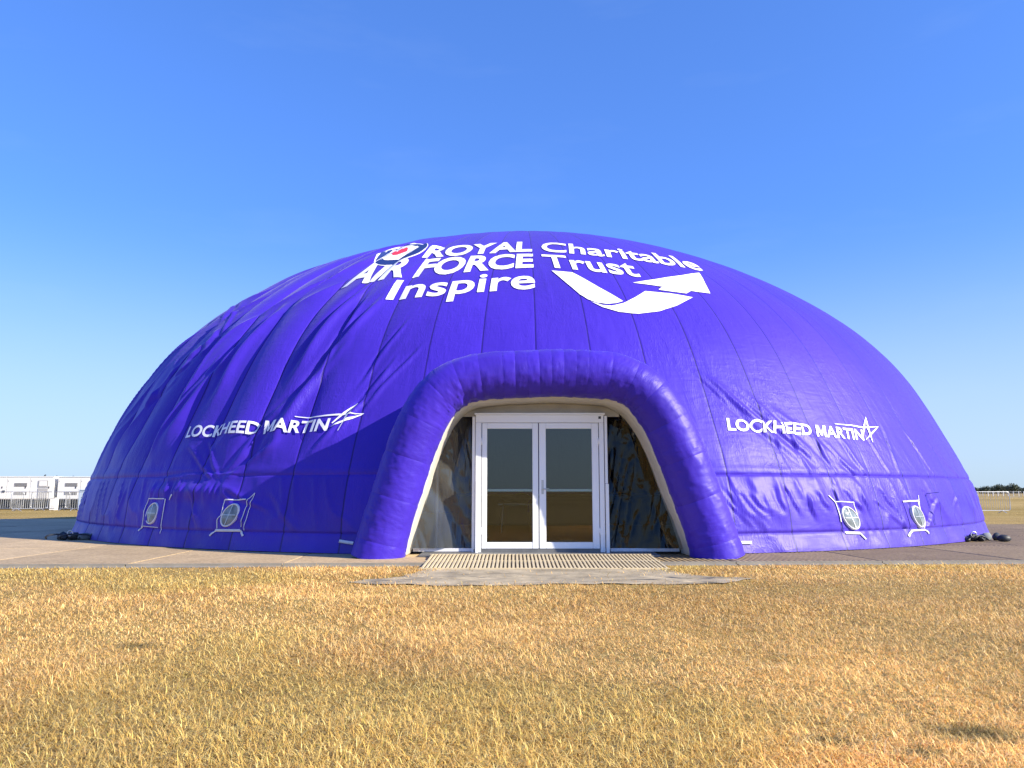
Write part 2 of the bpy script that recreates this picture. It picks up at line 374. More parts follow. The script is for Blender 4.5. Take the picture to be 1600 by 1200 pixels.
M['glass'] = clear_mat('door_glass', (.80, .86, .86), 1.5, .012, .0, None, 1.0)
M['vinyl_b'] = clear_mat('clear_vinyl', (.66, .68, .68), 1.5, .0, .02, (.35, (4.0, 1, 1.0), 2.2, .16), .75)
M['vinyl_a'] = clear_mat('pale_glare_vinyl', (.70, .72, .72), 1.5, .0, .03, (-.35, (4.0, 1, .8), 2.2, .3), 1.2, .07)  # left sheet, its sun glare put into the colour as diffuse haze
# ground
def ground_mat():
    m = mat('dry_turf', (.4, .28, .1), .95, spec=.1); n, l, b = nodes(m)
    t = n.new('ShaderNodeTexCoord'); o = t.outputs['Object']
    a = noise(n, l, .22, 6, .6, o); big = noise(n, l, .035, 4, .55, o); f = noise(n, l, 9.0, 6, .7, o)
    r1 = ramp(n, l, a.outputs[0], [(.3, (.30, .20, .065)), (.5, (.44, .31, .115)), (.72, (.55, .42, .19))])
    r2 = ramp(n, l, big.outputs[0], [(.38, (.34, .26, .08)), (.62, (.56, .42, .18))])
    x = n.new('ShaderNodeMix'); x.data_type = 'RGBA'; x.inputs['Factor'].default_value = .5; l.new(r1.outputs[0], x.inputs['A']); l.new(r2.outputs[0], x.inputs['B'])
    rf = ramp(n, l, f.outputs[0], [(.3, (.40, .36, .32)), (.65, (1.0, .98, .95))])
    y = n.new('ShaderNodeMix'); y.data_type = 'RGBA'; y.blend_type = 'MULTIPLY'; y.inputs['Factor'].default_value = 1; l.new(x.outputs['Result'], y.inputs['A']); l.new(rf.outputs[0], y.inputs['B'])
    l.new(y.outputs['Result'], b.inputs['Base Color']); bump(n, l, b, f.outputs[0], .8, .05)
    return m
M['turf'] = ground_mat()
def blade_mat():
    m = mat('straw_blades', (.6, .42, .18), .6, spec=.25); n, l, b = nodes(m)
    a = n.new('ShaderNodeAttribute'); a.attribute_name = 'straw'; l.new(a.outputs['Color'], b.inputs['Base Color'])
    b.inputs['Sheen Weight'].default_value = .1
    tr = n.new('ShaderNodeBsdfTranslucent'); l.new(a.outputs['Color'], tr.inputs[0]); mxs = n.new('ShaderNodeMixShader'); mxs.inputs[0].default_value = .3
    out = [k for k in n if k.type == 'OUTPUT_MATERIAL'][0]
    l.new(b.outputs[0], mxs.inputs[1]); l.new(tr.outputs[0], mxs.inputs[2]); l.new(mxs.outputs[0], out.inputs[0])
    return m
M['blade'] = blade_mat()
def track_mat(name, ribs):
    m = mat(name, (.42, .36, .27), .75, spec=.3); n, l, b = nodes(m)
    t = n.new('ShaderNodeTexCoord'); o = t.outputs['Object']; a = noise(n, l, 1.1, 6, .65, o); s = noise(n, l, 22, 4, .7, o)
    info = n.new('ShaderNodeObjectInfo')
    r = ramp(n, l, a.outputs[0], [(.3, (.42, .31, .18)), (.7, (.58, .44, .26))])
    r2 = ramp(n, l, s.outputs[0], [(.35, (.55, .53, .50)), (.6, (1.02, 1.0, .97))])
    x = n.new('ShaderNodeMix'); x.data_type = 'RGBA'; x.blend_type = 'MULTIPLY'; x.inputs['Factor'].default_value = .8; l.new(r.outputs[0], x.inputs['A']); l.new(r2.outputs[0], x.inputs['B'])
    v = n.new('ShaderNodeMapRange'); v.inputs['To Min'].default_value = .84 if not ribs else .62; v.inputs['To Max'].default_value = 1.1 if not ribs else .78; l.new(info.outputs['Random'], v.inputs['Value'])
    hs = n.new('ShaderNodeHueSaturation'); l.new(v.outputs[0], hs.inputs['Value']); l.new(x.outputs['Result'], hs.inputs['Color'])
    last = hs.outputs[0]
    k = bump(n, l, b, s.outputs[0], .25, .01)
    if ribs:
        w = n.new('ShaderNodeTexWave'); w.wave_type = 'BANDS'; w.bands_direction = 'X'; w.inputs['Scale'].default_value = 3.4; w.inputs['Distortion'].default_value = 0
        l.new(o, w.inputs['Vector'])
        bump(n, l, b, w.outputs[0], 1.0, .02, k)
        gr = ramp(n, l, w.outputs[0], [(.3, (.35, .33, .31)), (.6, (1, 1, 1))])
        y = n.new('ShaderNodeMix'); y.data_type = 'RGBA'; y.blend_type = 'MULTIPLY'; y.inputs['Factor'].default_value = .8; l.new(last, y.inputs['A']); l.new(gr.outputs[0], y.inputs['B']); last = y.outputs['Result']
    l.new(last, b.inputs['Base Color']); return m
M['track'] = track_mat('sandy_panel', False); M['track_rib'] = track_mat('ribbed_panel', True)
M['track_edge'] = mottled('panel_edge_plastic', (.20, .18, .15), (.30, .27, .22), 3, .7)
M['slat'] = mottled('tan_slat_plastic', (.50, .41, .26), (.60, .50, .33), 2.5, .6)
M['slat_base'] = mat('slot_shadow_plastic', (.11, .095, .07), .8)
M['sheet'] = mottled('worn_grey_sheet', (.20, .165, .11), (.50, .41, .27), 2.2, .8, 7, .5, .02)
M['bark'] = mottled('bark', (.05, .04, .03), (.09, .07, .05), 6, .9)
M['leaf'] = mottled('dark_leaves', (.03, .045, .028), (.06, .08, .045), .5, .7)

# ------------------------------------------------------------------ ground
def gheight(x, y):
    f = sstep(15.5, 13.0, np.abs(x))*sstep(0.6, 1.6, y)*sstep(11.4, 10.4, y)
    return f*(fbm(x*.9, y*.9, 3)*.07+fbm(x*3.1, y*3.1, 2)*.025)
gx = np.linspace(-16, 16, 321); gy = np.linspace(.5, 12.5, 121)
X, Y = np.meshgrid(gx, gy); Pn = np.stack([X, Y, gheight(X, Y)], -1)
gm = grid_mesh('ground', Pn)
bm = bmesh.new(); bm.from_mesh(gm); B = 2600.0
for (x0, x1, y0, y1) in [(-B, -16, -B, B), (16, B, -B, B), (-16, 16, -B, .5), (-16, 16, 12.5, B)]:
    q = [bm.verts.new(p) for p in ((x0, y0, 0), (x1, y0, 0), (x1, y1, 0), (x0, y1, 0))]; bm.faces.new(q)
bm.to_mesh(gm); bm.free()
tag(mesh_obj('ground', gm, M['turf']), 'parched straw-coloured airfield turf stretching to the horizon', kind='structure')

# ------------------------------------------------------------------ temporary trackway round the dome
TW_ROT = math.atan2(.7, 15.9); TRK = empty('trackway', (0, 11.96, 0), TW_ROT)
tag(TRK, 'sandy temporary roadway of ribbed panels laid round the dome', kind='structure')
PW, PD = 2.3, 3.3; _pm = {}
for key in ('track', 'track_rib'):
    bm = bmesh.new(); box_bm(bm, (0, 0, 0), (PW-.018, PD-.022, .045)); bmesh.ops.bevel(bm, geom=list(bm.edges), offset=.006, segments=1, affect='EDGES')
    me = bpy.data.meshes.new('panel'); bm.to_mesh(me); bm.free(); me.materials.append(M[key]); _pm[key] = me
bm = bmesh.new(); box_bm(bm, (0, 0, 0), (PW-.03, .13, .014)); box_bm(bm, (0, .055, .018), (PW-.012, .02, .044)); _lip = bpy.data.meshes.new('edge_strip'); bm.to_mesh(_lip); bm.free(); _lip.materials.append(M['track_edge'])
for i in range(-11, 12):
    for j in range(0, 6):
        if j >= 4 and i > 1: continue
        if abs(i) <= 4 and j >= 5: continue
        o = bpy.data.objects.new('panel', _pm['track_rib' if i > 0 else 'track']); C.objects.link(o); o.parent = TRK
        o.location = (i*PW, PD*(j+.5), .0235+random.uniform(0, .004)); o.rotation_euler = (random.uniform(-.0012, .0012), random.uniform(-.0012, .0012), 0)
    o = bpy.data.objects.new('edge_strip', _lip); C.objects.link(o); o.parent = TRK; o.location = (i*PW, -.075, .012); o.rotation_euler = (R_(3), 0, random.uniform(-.006, .006))

# ------------------------------------------------------------------ the inflatable dome
DOME = empty('inflatable_dome', (XC, YC, 0))
tag(DOME, 'huge purple inflatable dome tent with white lettering and tube arch entrance', 'dome tent')
def child(o, parent=DOME):
    o.parent = parent; o.matrix_parent_inverse = Matrix.Translation(-Vector((XC, YC, 0))); return o
def cloth_piece(name, t0, t1, s0, s1, nc, nr, smin_edge=True):
    c = np.linspace(-1, 1, nc)
    if nc > 8: c = np.unique(np.concatenate([c, [-.985, -.965, -.94, .94, .965, .985]]))
    th = t0+(t1-t0)*(c+1)/2; s = np.linspace(s0, s1, nr)
    if nr > 200: s = np.concatenate([np.arange(s0, 6.2, .034), np.linspace(6.2, s1, 130)])
    if s0 < SK_S+.01 and nr > 20: s = np.unique(np.concatenate([s, [s0+.02, s0+.04, s1-.02, s1-.04]]))
    TH, SS = np.meshgrid(th, s)
    P = surf(TH, SS, disp(TH, SS))
    P[..., 2] = np.maximum(P[..., 2], .052)
    uv = np.stack([TH*RREF, SS], -1); cc = np.broadcast_to(np.abs(c)[None], TH.shape); ug = np.stack([cc, SS*0], -1)
    ctr = (P[:-1, :-1]+P[1:, 1:])/2
    keep = ~(in_arch(ctr[..., 0], ctr[..., 2]) & (ctr[..., 1] < YC-4))
    if not keep.any(): return None
    me = grid_mesh(name, P, True, keep, {'cloth': uv, 'gore': ug})
    o = mesh_obj(name, me, M['cloth']); return child(o)
STOP = STOT-.7
for g in range(-17, 17):
    t0, t1 = g*DTH, (g+1)*DTH
    fine = -76 < math.degrees(t0) < 72
    cloth_piece('gore_panel', t0, t1, SK_S, STOP, 37 if fine else 9, 300 if fine else 80)
    cloth_piece('skirt_panel', t0, t1, HEM_S, SK_S, 29 if fine else 9, 34 if fine else 12)
    cloth_piece('hem_panel', t0, t1, 0.0, HEM_S, 29 if fine else 9, 12 if fine else 4)
TH, SS = np.meshgrid(np.linspace(17*DTH, (NG-17)*DTH, 190), np.linspace(0, STOP, 90))
thw = np.where(TH > math.pi, TH-2*math.pi, TH)
P = surf(TH, SS, .018*(1-((TH/DTH) % 1*2-1)**2))
child(mesh_obj('rear_canopy', grid_mesh('rear_canopy', P, True, None, {'cloth': np.stack([TH*RREF, SS], -1), 'gore': np.zeros((*TH.shape, 2))}), M['cloth']))
TH, SS = np.meshgrid(np.linspace(-math.pi, math.pi, 73), np.linspace(STOP-.05, STOT, 8))
child(mesh_obj('crown_cap', grid_mesh('crown_cap', surf(TH, SS, .03), True, None, {'cloth': np.stack([TH*RREF, SS], -1), 'gore': np.zeros((*TH.shape, 2))}), M['cloth']))

# --- printing on the cloth: flat outlines cut fine and laid on the relief
def lay(name, polys, m, off, step=.07, label=None):
    """polys: mesh data (verts 2d in (u=theta*RREF, s), faces)"""
    bm = bmesh.new()
    V, F = polys
    vv = [bm.verts.new((p[0], p[1], 0)) for p in V]
    for f in F:
        try: bm.faces.new([vv[i] for i in f])
        except ValueError: pass
    A = np.array(V); lo = A.min(0); hi = A.max(0)
    for ax in (0, 1):
        for c in np.arange(lo[ax]+step, hi[ax], step):
            no = (1, 0, 0) if ax == 0 else (0, 1, 0); co = (c, 0, 0) if ax == 0 else (0, c, 0)
            bmesh.ops.bisect_plane(bm, geom=list(bm.verts)+list(bm.edges)+list(bm.faces), dist=1e-5, plane_co=co, plane_no=no)
    bm.verts.index_update()
    U = np.array([(v.co.x, v.co.y) for v in bm.verts])
    if len(U):
        P = surf(U[:, 0]/RREF, U[:, 1], disp(U[:, 0]/RREF, U[:, 1])+off)
        for v, p in zip(bm.verts, P): v.co = p
    bmesh.ops.recalc_face_normals(bm, faces=list(bm.faces))
    me = bpy.data.meshes.new(name); bm.to_mesh(me); bm.free(); me.shade_smooth()
    o = child(mesh_obj(name, me, m))
    if label: o['label'] = label
    return o
def us(px, py): t, s = px_dome(px, py); return np.array([t*RREF, s])
def text_polys(body, bold, bl, br, tl, tr, spacing=1.0, shear=0.0, widths=None):
    """lettering fitted between four cloth points (baseline left/right, cap line left/right)"""
    cu = bpy.data.curves.new('lettering', 'FONT'); cu.body = body; cu.offset = bold; cu.resolution_u = 4; cu.space_character = spacing; cu.shear = shear
    to = bpy.data.objects.new('lettering', cu); C.objects.link(to)
    dg = bpy.context.evaluated_depsgraph_get(); me = bpy.data.meshes.new_from_object(to.evaluated_get(dg))
    V = np.array([v.co[:2] for v in me.vertices]); F = [tuple(p.vertices) for p in me.polygons]
    bpy.data.objects.remove(to); bpy.data.curves.remove(cu); bpy.data.meshes.remove(me)
    if 'M' in body:                                       # the built-in M fills badly when thickened: draw that letter square-shouldered
        par = list(range(len(V)))
        def root(i):
            while par[i] != i: par[i] = par[par[i]]; i = par[i]
            return i
        for f in F:
            for i in f[1:]: par[root(i)] = root(f[0])
        rt = np.array([root(i) for i in range(len(V))]); isl = sorted(set(rt[list({i for f in F for i in f})]), key=lambda q: V[rt == q, 0].min())
        k_ = body.replace(' ', '').index('M'); q = isl[k_]; bb = V[rt == q]; lo = bb.min(0); hi = bb.max(0)
        mp_ = [(0, 0), (0, 1), (.27, 1), (.5, .40), (.73, 1), (1, 1), (1, 0), (.79, 0), (.79, .64), (.60, .12), (.40, .12), (.21, .64), (.21, 0)]
        mv = np.array([lo+(hi-lo)*np.array(p) for p in mp_]); F = [f for f in F if rt[f[0]] != q]; n0 = len(V)
        tri = mgeo.tessellate_polygon([[Vector((p[0], p[1], 0)) for p in mv]])
        V = np.vstack([V, mv]); F += [tuple(n0+i for i in t) for t in tri]
    x0, x1 = V[:, 0].min(), V[:, 0].max(); cap = .73
    a = (V[:, 0]-x0)/(x1-x0); b = (V[:, 1]/cap)
    bl, br, tl, tr = [us(*p) for p in (bl, br, tl, tr)]
    Q = (bl*(1-a)[:, None]+br*a[:, None])*(1-b)[:, None]+(tl*(1-a)[:, None]+tr*a[:, None])*b[:, None]
    return Q.tolist(), F
def px_poly(pts):
    Q = [us(*p) for p in pts]
    tri = mgeo.tessellate_polygon([[Vector((q[0], q[1], 0)) for q in Q]])
    return [q.tolist() for q in Q], [tuple(t) for t in tri]
def k1(x, y): return (570+x/5.517, 365+y/5.517)
def k2(x, y): return (840+x/5.517, 365+y/5.517)
def k3(x, y): return (280+x/5.333, 620+y/5.333)
def k4(x, y): return (1120+x/5.714, 640+y/5.714)
BOLD = .018
lay('title_lettering', text_polys('ROYAL', .036, k1(500, 224), k1(1442, 155), k1(590, 132), k1(1440, 75)), M['print'], .016)
lay('title_lettering', text_polys('AIR FORCE', .036, (536, 452), k1(1455, 290), (574, 419), k1(1452, 178)), M['print'], .016)
lay('title_lettering', text_polys('Inspire', BOLD, k1(190, 588), k1(1472, 476), k1(292, 425), k1(1460, 316)), M['print'], .016)
lay('title_lettering', text_polys('Charitable', BOLD, k2(25, 158), k2(1432, 330), k2(40, 78), k2(1300, 226)), M['print'], .016)
lay('title_lettering', text_polys('Trust', BOLD, k2(60, 290), k2(890, 380), k2(30, 182), k2(790, 246)), M['print'], .016)
lay('swoosh_arrow', px_poly([k2(*p) for p in ((120, 325), (300, 340), (520, 465), (735, 588), (680, 605), (600, 612), (510, 600), (430, 570), (360, 525), (240, 425))]), M['print'], .016)
lay('swoosh_arrow', px_poly([k2(*p) for p in ((460, 590), (560, 622), (640, 628), (740, 605), (830, 560), (925, 503), (1130, 520), (1335, 555), (1200, 625), (1050, 675), (870, 697), (700, 680), (560, 640))]), M['print'], .016)
lay('swoosh_arrow', px_poly([k2(*p) for p in ((818, 430), (1100, 385), (1390, 345), (1440, 435), (1485, 522), (1320, 500), (1280, 522), (1150, 505), (1040, 488), (1075, 462))]), M['print'], .016)
def ell(cx, cy, a, b, ang, n=36, wob=0):
    ca, sa = math.cos(ang), math.sin(ang); out = []
    for i in range(n):
        t = 2*math.pi*i/n; r = 1+wob*math.sin(5*t+1); x, y = a*r*math.cos(t), b*r*math.sin(t)
        out.append(k1(cx+x*ca-y*sa, cy+x*sa+y*ca))
    return out
_ang = math.atan2(-150, 475)
lay('roundel_rim', px_poly(ell(315, 203, 250, 66, _ang)), M['print'], .012)
lay('roundel_disc', px_poly(ell(315, 203, 243, 60, _ang)), M['print_navy'], .018)
lay('roundel_ring', px_poly(ell(315, 192, 168, 44, _ang, 40, .06)), M['print'], .024)
lay('roundel_centre', px_poly([k1(*p) for p in ((238, 212), (262, 193), (350, 160), (385, 155), (372, 178), (290, 212), (252, 222))]), M['print_red'], .030)
def stroke(pts, w, k):
    """thin printed line through crop points"""
    L = []; Rr = []
    for i, p in enumerate(pts):
        a = pts[max(i-1, 0)]; b = pts[min(i+1, len(pts)-1)]; d = np.array([b[0]-a[0], b[1]-a[1]], float); d /= np.linalg.norm(d); nn = np.array([-d[1], d[0]])
        ww = w[i] if hasattr(w, '__len__') else w
        L.append(tuple(np.array(p)+nn*ww)); Rr.append(tuple(np.array(p)-nn*ww))
    return px_poly([k(*p) for p in L+Rr[::-1]])
lay('sponsor_lettering', text_polys('LOCKHEED MARTIN', .026, k3(80, 357), k3(1250, 300), k3(118, 264), k3(1288, 200), 1.0), M['print'], .030, .045)
for pts, w in [([(985, 182), (1190, 181), (1340, 168), (1545, 148)], (3, 5, 7, 2)), ([(1495, 60), (1420, 165), (1340, 302)], (2, 9, 2)), ([(1495, 60), (1390, 150), (1290, 238)], (3, 8, 3)), ([(1545, 148), (1420, 205), (1280, 272)], (2, 9, 3)), ([(1495, 62), (1440, 148), (1410, 165)], (3, 8, 3))]:
    lay('sponsor_star', stroke(pts, w, k3), M['print'], .018)
lay('sponsor_lettering', text_polys('LOCKHEED MARTIN', .026, k4(95, 186), k4(1312, 276), k4(80, 76), k4(1292, 180), 1.0), M['print'], .013, .045)
for pts, w in [([(1045, 132), (1190, 143), (1300, 165), (1435, 156)], (3, 5, 7, 2)), ([(1320, 70), (1345, 180), (1385, 297)], (2, 8, 2)), ([(1320, 70), (1308, 150), (1303, 220)], (2, 8, 3)), ([(1435, 156), (1385, 205), (1325, 272)], (2, 8, 3))]:
    lay('sponsor_star', stroke(pts, w, k4), M['print'], .018)

# --- portholes in the skirt, each in a pocket edged with white webbing
def strip(name, pts, w, m, off, parent, lift=None):
    """ribbon following the cloth through pixel points"""
    Q = np.array([us(*p) for p in pts]); out = []
    t = np.linspace(0, len(Q)-1, 8*(len(Q)-1)+1); U = np.stack([np.interp(t, np.arange(len(Q)), Q[:, k]) for k in (0, 1)], -1)
    d = np.gradient(U, axis=0); d /= np.linalg.norm(d, axis=1, keepdims=True); nn = np.stack([-d[:, 1], d[:, 0]], -1)
    rows = []
    for sgn, o2 in ((-1, 0), (-1, .006), (1, .006), (1, 0)):
        e = U+nn*w*sgn*.32; rows.append(surf(e[:, 0]/RREF, e[:, 1], disp(e[:, 0]/RREF, e[:, 1])+off+o2))
    o = mesh_obj(name, grid_mesh(name, np.stack(rows, 0), False), m); return child(o, parent)
def porthole(cx, cy, trims, tilt):
    t, s = px_dome(cx, cy); base = surf(np.array(t), np.array(s)); u0 = t*RREF
    E = empty('porthole', (0, 0, 0)); E.location = base.tolist(); E.parent = DOME; E.matrix_parent_inverse = Matrix.Translation(-Vector((XC, YC, 0)))
    bpy.context.view_layer.update()
    def ch(o): o.parent = E; o.matrix_parent_inverse = Matrix.Translation(-Vector(base.tolist())); return o
    ph = np.linspace(0, 2*math.pi, 33)
    RA, RB = .155, .205
    def ringpt(r, off, sq=1.0):
        U = np.stack([u0+np.cos(ph)*RA*r+np.sin(ph)*RB*r*tilt, s+np.sin(ph)*RB*r], -1)
        return surf(U[:, 0]/RREF, U[:, 1], np.full(len(ph), off)+disp(np.full(len(ph), t), np.full(len(ph), s)))
    rows = [ringpt(1.07, -.02), ringpt(1.07, .034), ringpt(1.03, .046), ringpt(.96, .046), ringpt(.93, .036), ringpt(.93, .0)]
    ch(mesh_obj('rim', grid_mesh('rim', np.stack(rows, 0)), M['web']))
    rows = [ringpt(.94, .034), ringpt(.6, .05), ringpt(.3, .056), ringpt(.001, .058)]
    ch(mesh_obj('pane', grid_mesh('pane', np.stack(rows, 0)), M['porthole']))
    for a0 in (0, math.pi/2):
        V = []
        for w in (-.006, .006):
            for r in (-.88, .88):
                a = np.array([math.cos(a0), math.sin(a0)]); b_ = np.array([-a[1], a[0]])
                p = a*r*np.array([RA, RB])+b_*w; V.append(surf(np.array((u0+p[0]+p[1]*tilt)/RREF), np.array(s+p[1]), np.array(.062)+disp(np.array([t]), np.array([s]))[0]))
        ch(pyd('pane_brace', V, [(0, 1, 3, 2)], M['steel']))
    for pts, w in trims:
        o = strip('pocket_trim', pts, w, M['web'], .012, E); o.matrix_parent_inverse = Matrix.Translation(-Vector(base.tolist()))
m = mat('porthole_vinyl', (.20, .25, .28), .12, spec=.6); M['porthole'] = m
n, l, b = nodes(m); t_ = n.new('ShaderNodeTexCoord'); q = noise(n, l, 6, 3, .5, t_.outputs['Object']); bump(n, l, b, q.outputs[0], .5, .03)
r = ramp(n, l, q.outputs[0], [(.35, (.11, .135, .15)), (.65, (.24, .28, .30))]); l.new(r.outputs[0], b.inputs['Base Color'])
def pocket(cn):
    """square doubled patch behind a porthole: four pixel corners, top left first, clockwise"""
    A = np.array([us(*p) for p in cn]); k = np.linspace(0, 1, 16)[:, None, None]; h_ = np.linspace(0, 1, 16)[None, :, None]
    U = (A[3]*(1-h_)+A[2]*h_)*(1-k)+(A[0]*(1-h_)+A[1]*h_)*k
    P = surf(U[..., 0]/RREF, U[..., 1], disp(U[..., 0]/RREF, U[..., 1])+.008)
    child(mesh_obj('pocket_patch', grid_mesh('pocket_patch', P, True, None, {'cloth': U, 'gore': U*0}), M['cloth']))
def q1(x, y): return (210+x/7.619, 750+y/7.619)
def q2(x, y): return (1280+x/7.619, 750+y/7.619)
porthole(*q1(225, 398), [([q1(190, 225), q1(380, 228)], .03), ([q1(190, 225), q1(150, 310), q1(105, 545)], .02), ([q1(388, 228), q1(345, 440), q1(315, 640)], .02), ([q1(105, 548), q1(290, 566)], .022), ([q1(105, 548), q1(62, 605)], .05), ([q1(470, 178), q1(428, 240)], .03)], .10)
porthole(*q1(1148, 420), [([q1(1085, 240), q1(1345, 234)], .035), ([q1(1085, 240), q1(1045, 420), q1(1000, 480), q1(995, 580)], .022), ([q1(1440, 155), q1(1360, 235), q1(1305, 420), q1(1280, 560)], .018), ([q1(975, 600), q1(1272, 602)], .075), ([q1(975, 602), q1(912, 665)], .05), ([q1(1272, 602), q1(1312, 668)], .055), ([q1(1440, 160), q1(1375, 330), q1(1320, 600)], .015)], .28)
porthole(*q2(350, 455), [([q2(180, 262), q2(395, 268)], .03), ([q2(90, 190), q2(178, 270), q2(245, 500)], .035), ([q2(395, 268), q2(440, 430)], .022), ([q2(305, 628), q2(475, 634)], .075), ([q2(475, 640), q2(535, 708)], .05)], -.30)
porthole(*q2(1145, 440), [([q2(990, 258), q2(1160, 250)], .05), ([q2(1160, 250), q2(1215, 420), q2(1252, 580)], .05), ([q2(1075, 605), q2(1245, 592)], .055), ([q2(1080, 605), q2(1040, 672)], .075), ([q2(1250, 592), q2(1288, 640)], .055), ([q2(1165, 185), q2(1162, 248)], .025)], -.24)
pocket([q1(190, 225), q1(388, 228), q1(300, 566), q1(105, 548)]); pocket([q1(1085, 240), q1(1345, 234), q1(1272, 602), q1(990, 600)])
pocket([q2(180, 262), q2(395, 268), q2(475, 634), q2(290, 628)]); pocket([q2(990, 258), q2(1160, 250), q2(1250, 592), q2(1078, 605)])
for pts in ([(531, 845.5), (554, 849)], [(1156, 848), (1172, 848)]):
    strip('white_tag', pts, .085, M['web'], .02, DOME)
strip('flap_edge', [(1447, 771), (1466, 769)], .02, M['cloth'], .02, DOME); strip('flap_edge', [(1446, 772), (1452, 792), (1460, 820)], .03, M['cloth'], .02, DOME)

# --- entrance: fat inflated tube arch, vault behind it, canvas lining, clear side panels
ARCH = empty('entrance_arch', (XC, ARCH_Y, 0)); child(ARCH); bpy.context.view_layer.update()
def ach(o, base=Vector((XC, ARCH_Y, 0))): o.parent = ARCH; o.matrix_parent_inverse = Matrix.Translation(-base); return o
seams = [0, .30, 1.05, 1.75, 2.4, 2.95, 3.35, 3.72]
mid = list(np.linspace(4.10, ALEN-4.10, 8)); seams = seams+mid+[ALEN-q for q in reversed(seams)]
NA = 56; phi = np.linspace(0, 2*math.pi, NA+1)
def tube_grid(l0, l1, idx):
    nl = max(10, int((l1-l0)/.022)); l = np.linspace(l0, l1, nl)
    c = arch_pt(l); nn = arch_nrm(l)
    L, PH = np.meshgrid(l, phi, indexing='ij')
    e = np.minimum(L-l0, l1-L)
    rr = TUBE_R*(1-.016*np.exp(-e/.03))*np.ones_like(L)
    per = np.abs(((PH/(2*math.pi)) % 1)*2-1)*8
    wr = 1-np.abs(2*vnoise(per*2.6+L*1.2, L*2.6)-1)
    wr2 = 1-np.abs(2*vnoise(per*1.3-L*5.2, L*1.1+per*1.0)-1); wr3 = 1-np.abs(2*vnoise(per*1.5+L*6.0+40, L*1.2-per*.9)-1)
    rr += (wr**5)*.006*(.3+np.exp(-e/.10))+(wr2**8)*.011+(wr3**8)*.008-.003
    rr += fbm(per*.5, L*.9, 2)*.012
    # cloth bunches on the inner side of the two shoulders
    kink = np.exp(-((L-3.35)/.45)**2)+np.exp(-((L-(ALEN-3.35))/.45)**2)
    inner = np.clip(-np.cos(PH), 0, 1)
    rr += kink*inner*((vnoise(L*11, per*1.5)-.5)*.05-.015)
    foot = np.exp(-L/.25)+np.exp(-(ALEN-L)/.25)
    rr *= 1+.10*foot
    P = np.empty((*L.shape, 3))
    P[..., 0] = c[:, None, 0]+nn[:, None, 0]*np.cos(PH)*rr; P[..., 2] = c[:, None, 1]+nn[:, None, 1]*np.cos(PH)*rr
    P[..., 1] = ARCH_Y+np.sin(PH)*rr
    P[..., 2] = np.maximum(P[..., 2], .012+.03*np.abs(np.sin(PH*3)))
    uv = np.stack([L, PH*.41], -1); cc = 1-e/(l1-l0)*2; g_ = np.stack([np.where(e < .012, 1.0, 0.0), L*0], -1)
    return grid_mesh('tube_panel', P, True, None, {'cloth': uv, 'gore': g_})
for i in range(len(seams)-1):
    ach(mesh_obj('tube_panel', tube_grid(seams[i], seams[i+1], i), M['tube']))
l = np.linspace(0, ALEN, 160); c = arch_pt(l); nn = arch_nrm(l)
def sweep(name, rows, m, bumpy=0.0):
    """rows: list of (offset along outward normal, y)"""
    P = np.empty((len(rows), len(l), 3))
    for k, (o_, y) in enumerate(rows):
        w = bumpy*(vnoise(l*5+k*.15, l*0+3)-.5) if bumpy else 0
        P[k, :, 0] = c[:, 0]+nn[:, 0]*(o_+w); P[k, :, 2] = np.maximum(c[:, 1]+nn[:, 1]*(o_+w), .056); P[k, :, 1] = y
    uv = np.stack(np.meshgrid(l, np.arange(len(rows))*.3), -1)
    return ach(mesh_obj(name, grid_mesh(name, P, True, None, {'cloth': uv, 'gore': uv*0}), m))
sweep('vault_cover', [(.34, 13.05), (.33, 13.5), (.32, 14.2), (.31, 15.2)], M['cloth'])
LB = 13.62
sweep('canvas_lining', [(-.36, 12.98), (-.428, 13.02), (-.432, 13.08), (-.436, 13.2), (-.448, 13.26), (-.438, 13.30), (-.45, LB-.06), (-.455, LB), (.2, LB+.02)], M['lining'], .012)

# door opening numbers
DY = 13.55
def dp(px, py): p = on_y(px, py, DY); return p[0], p[2]
FL = .085                                               # floor level inside the tunnel
dx0, dz1 = dp(743, 649); dx1, _ = dp(946, 649)
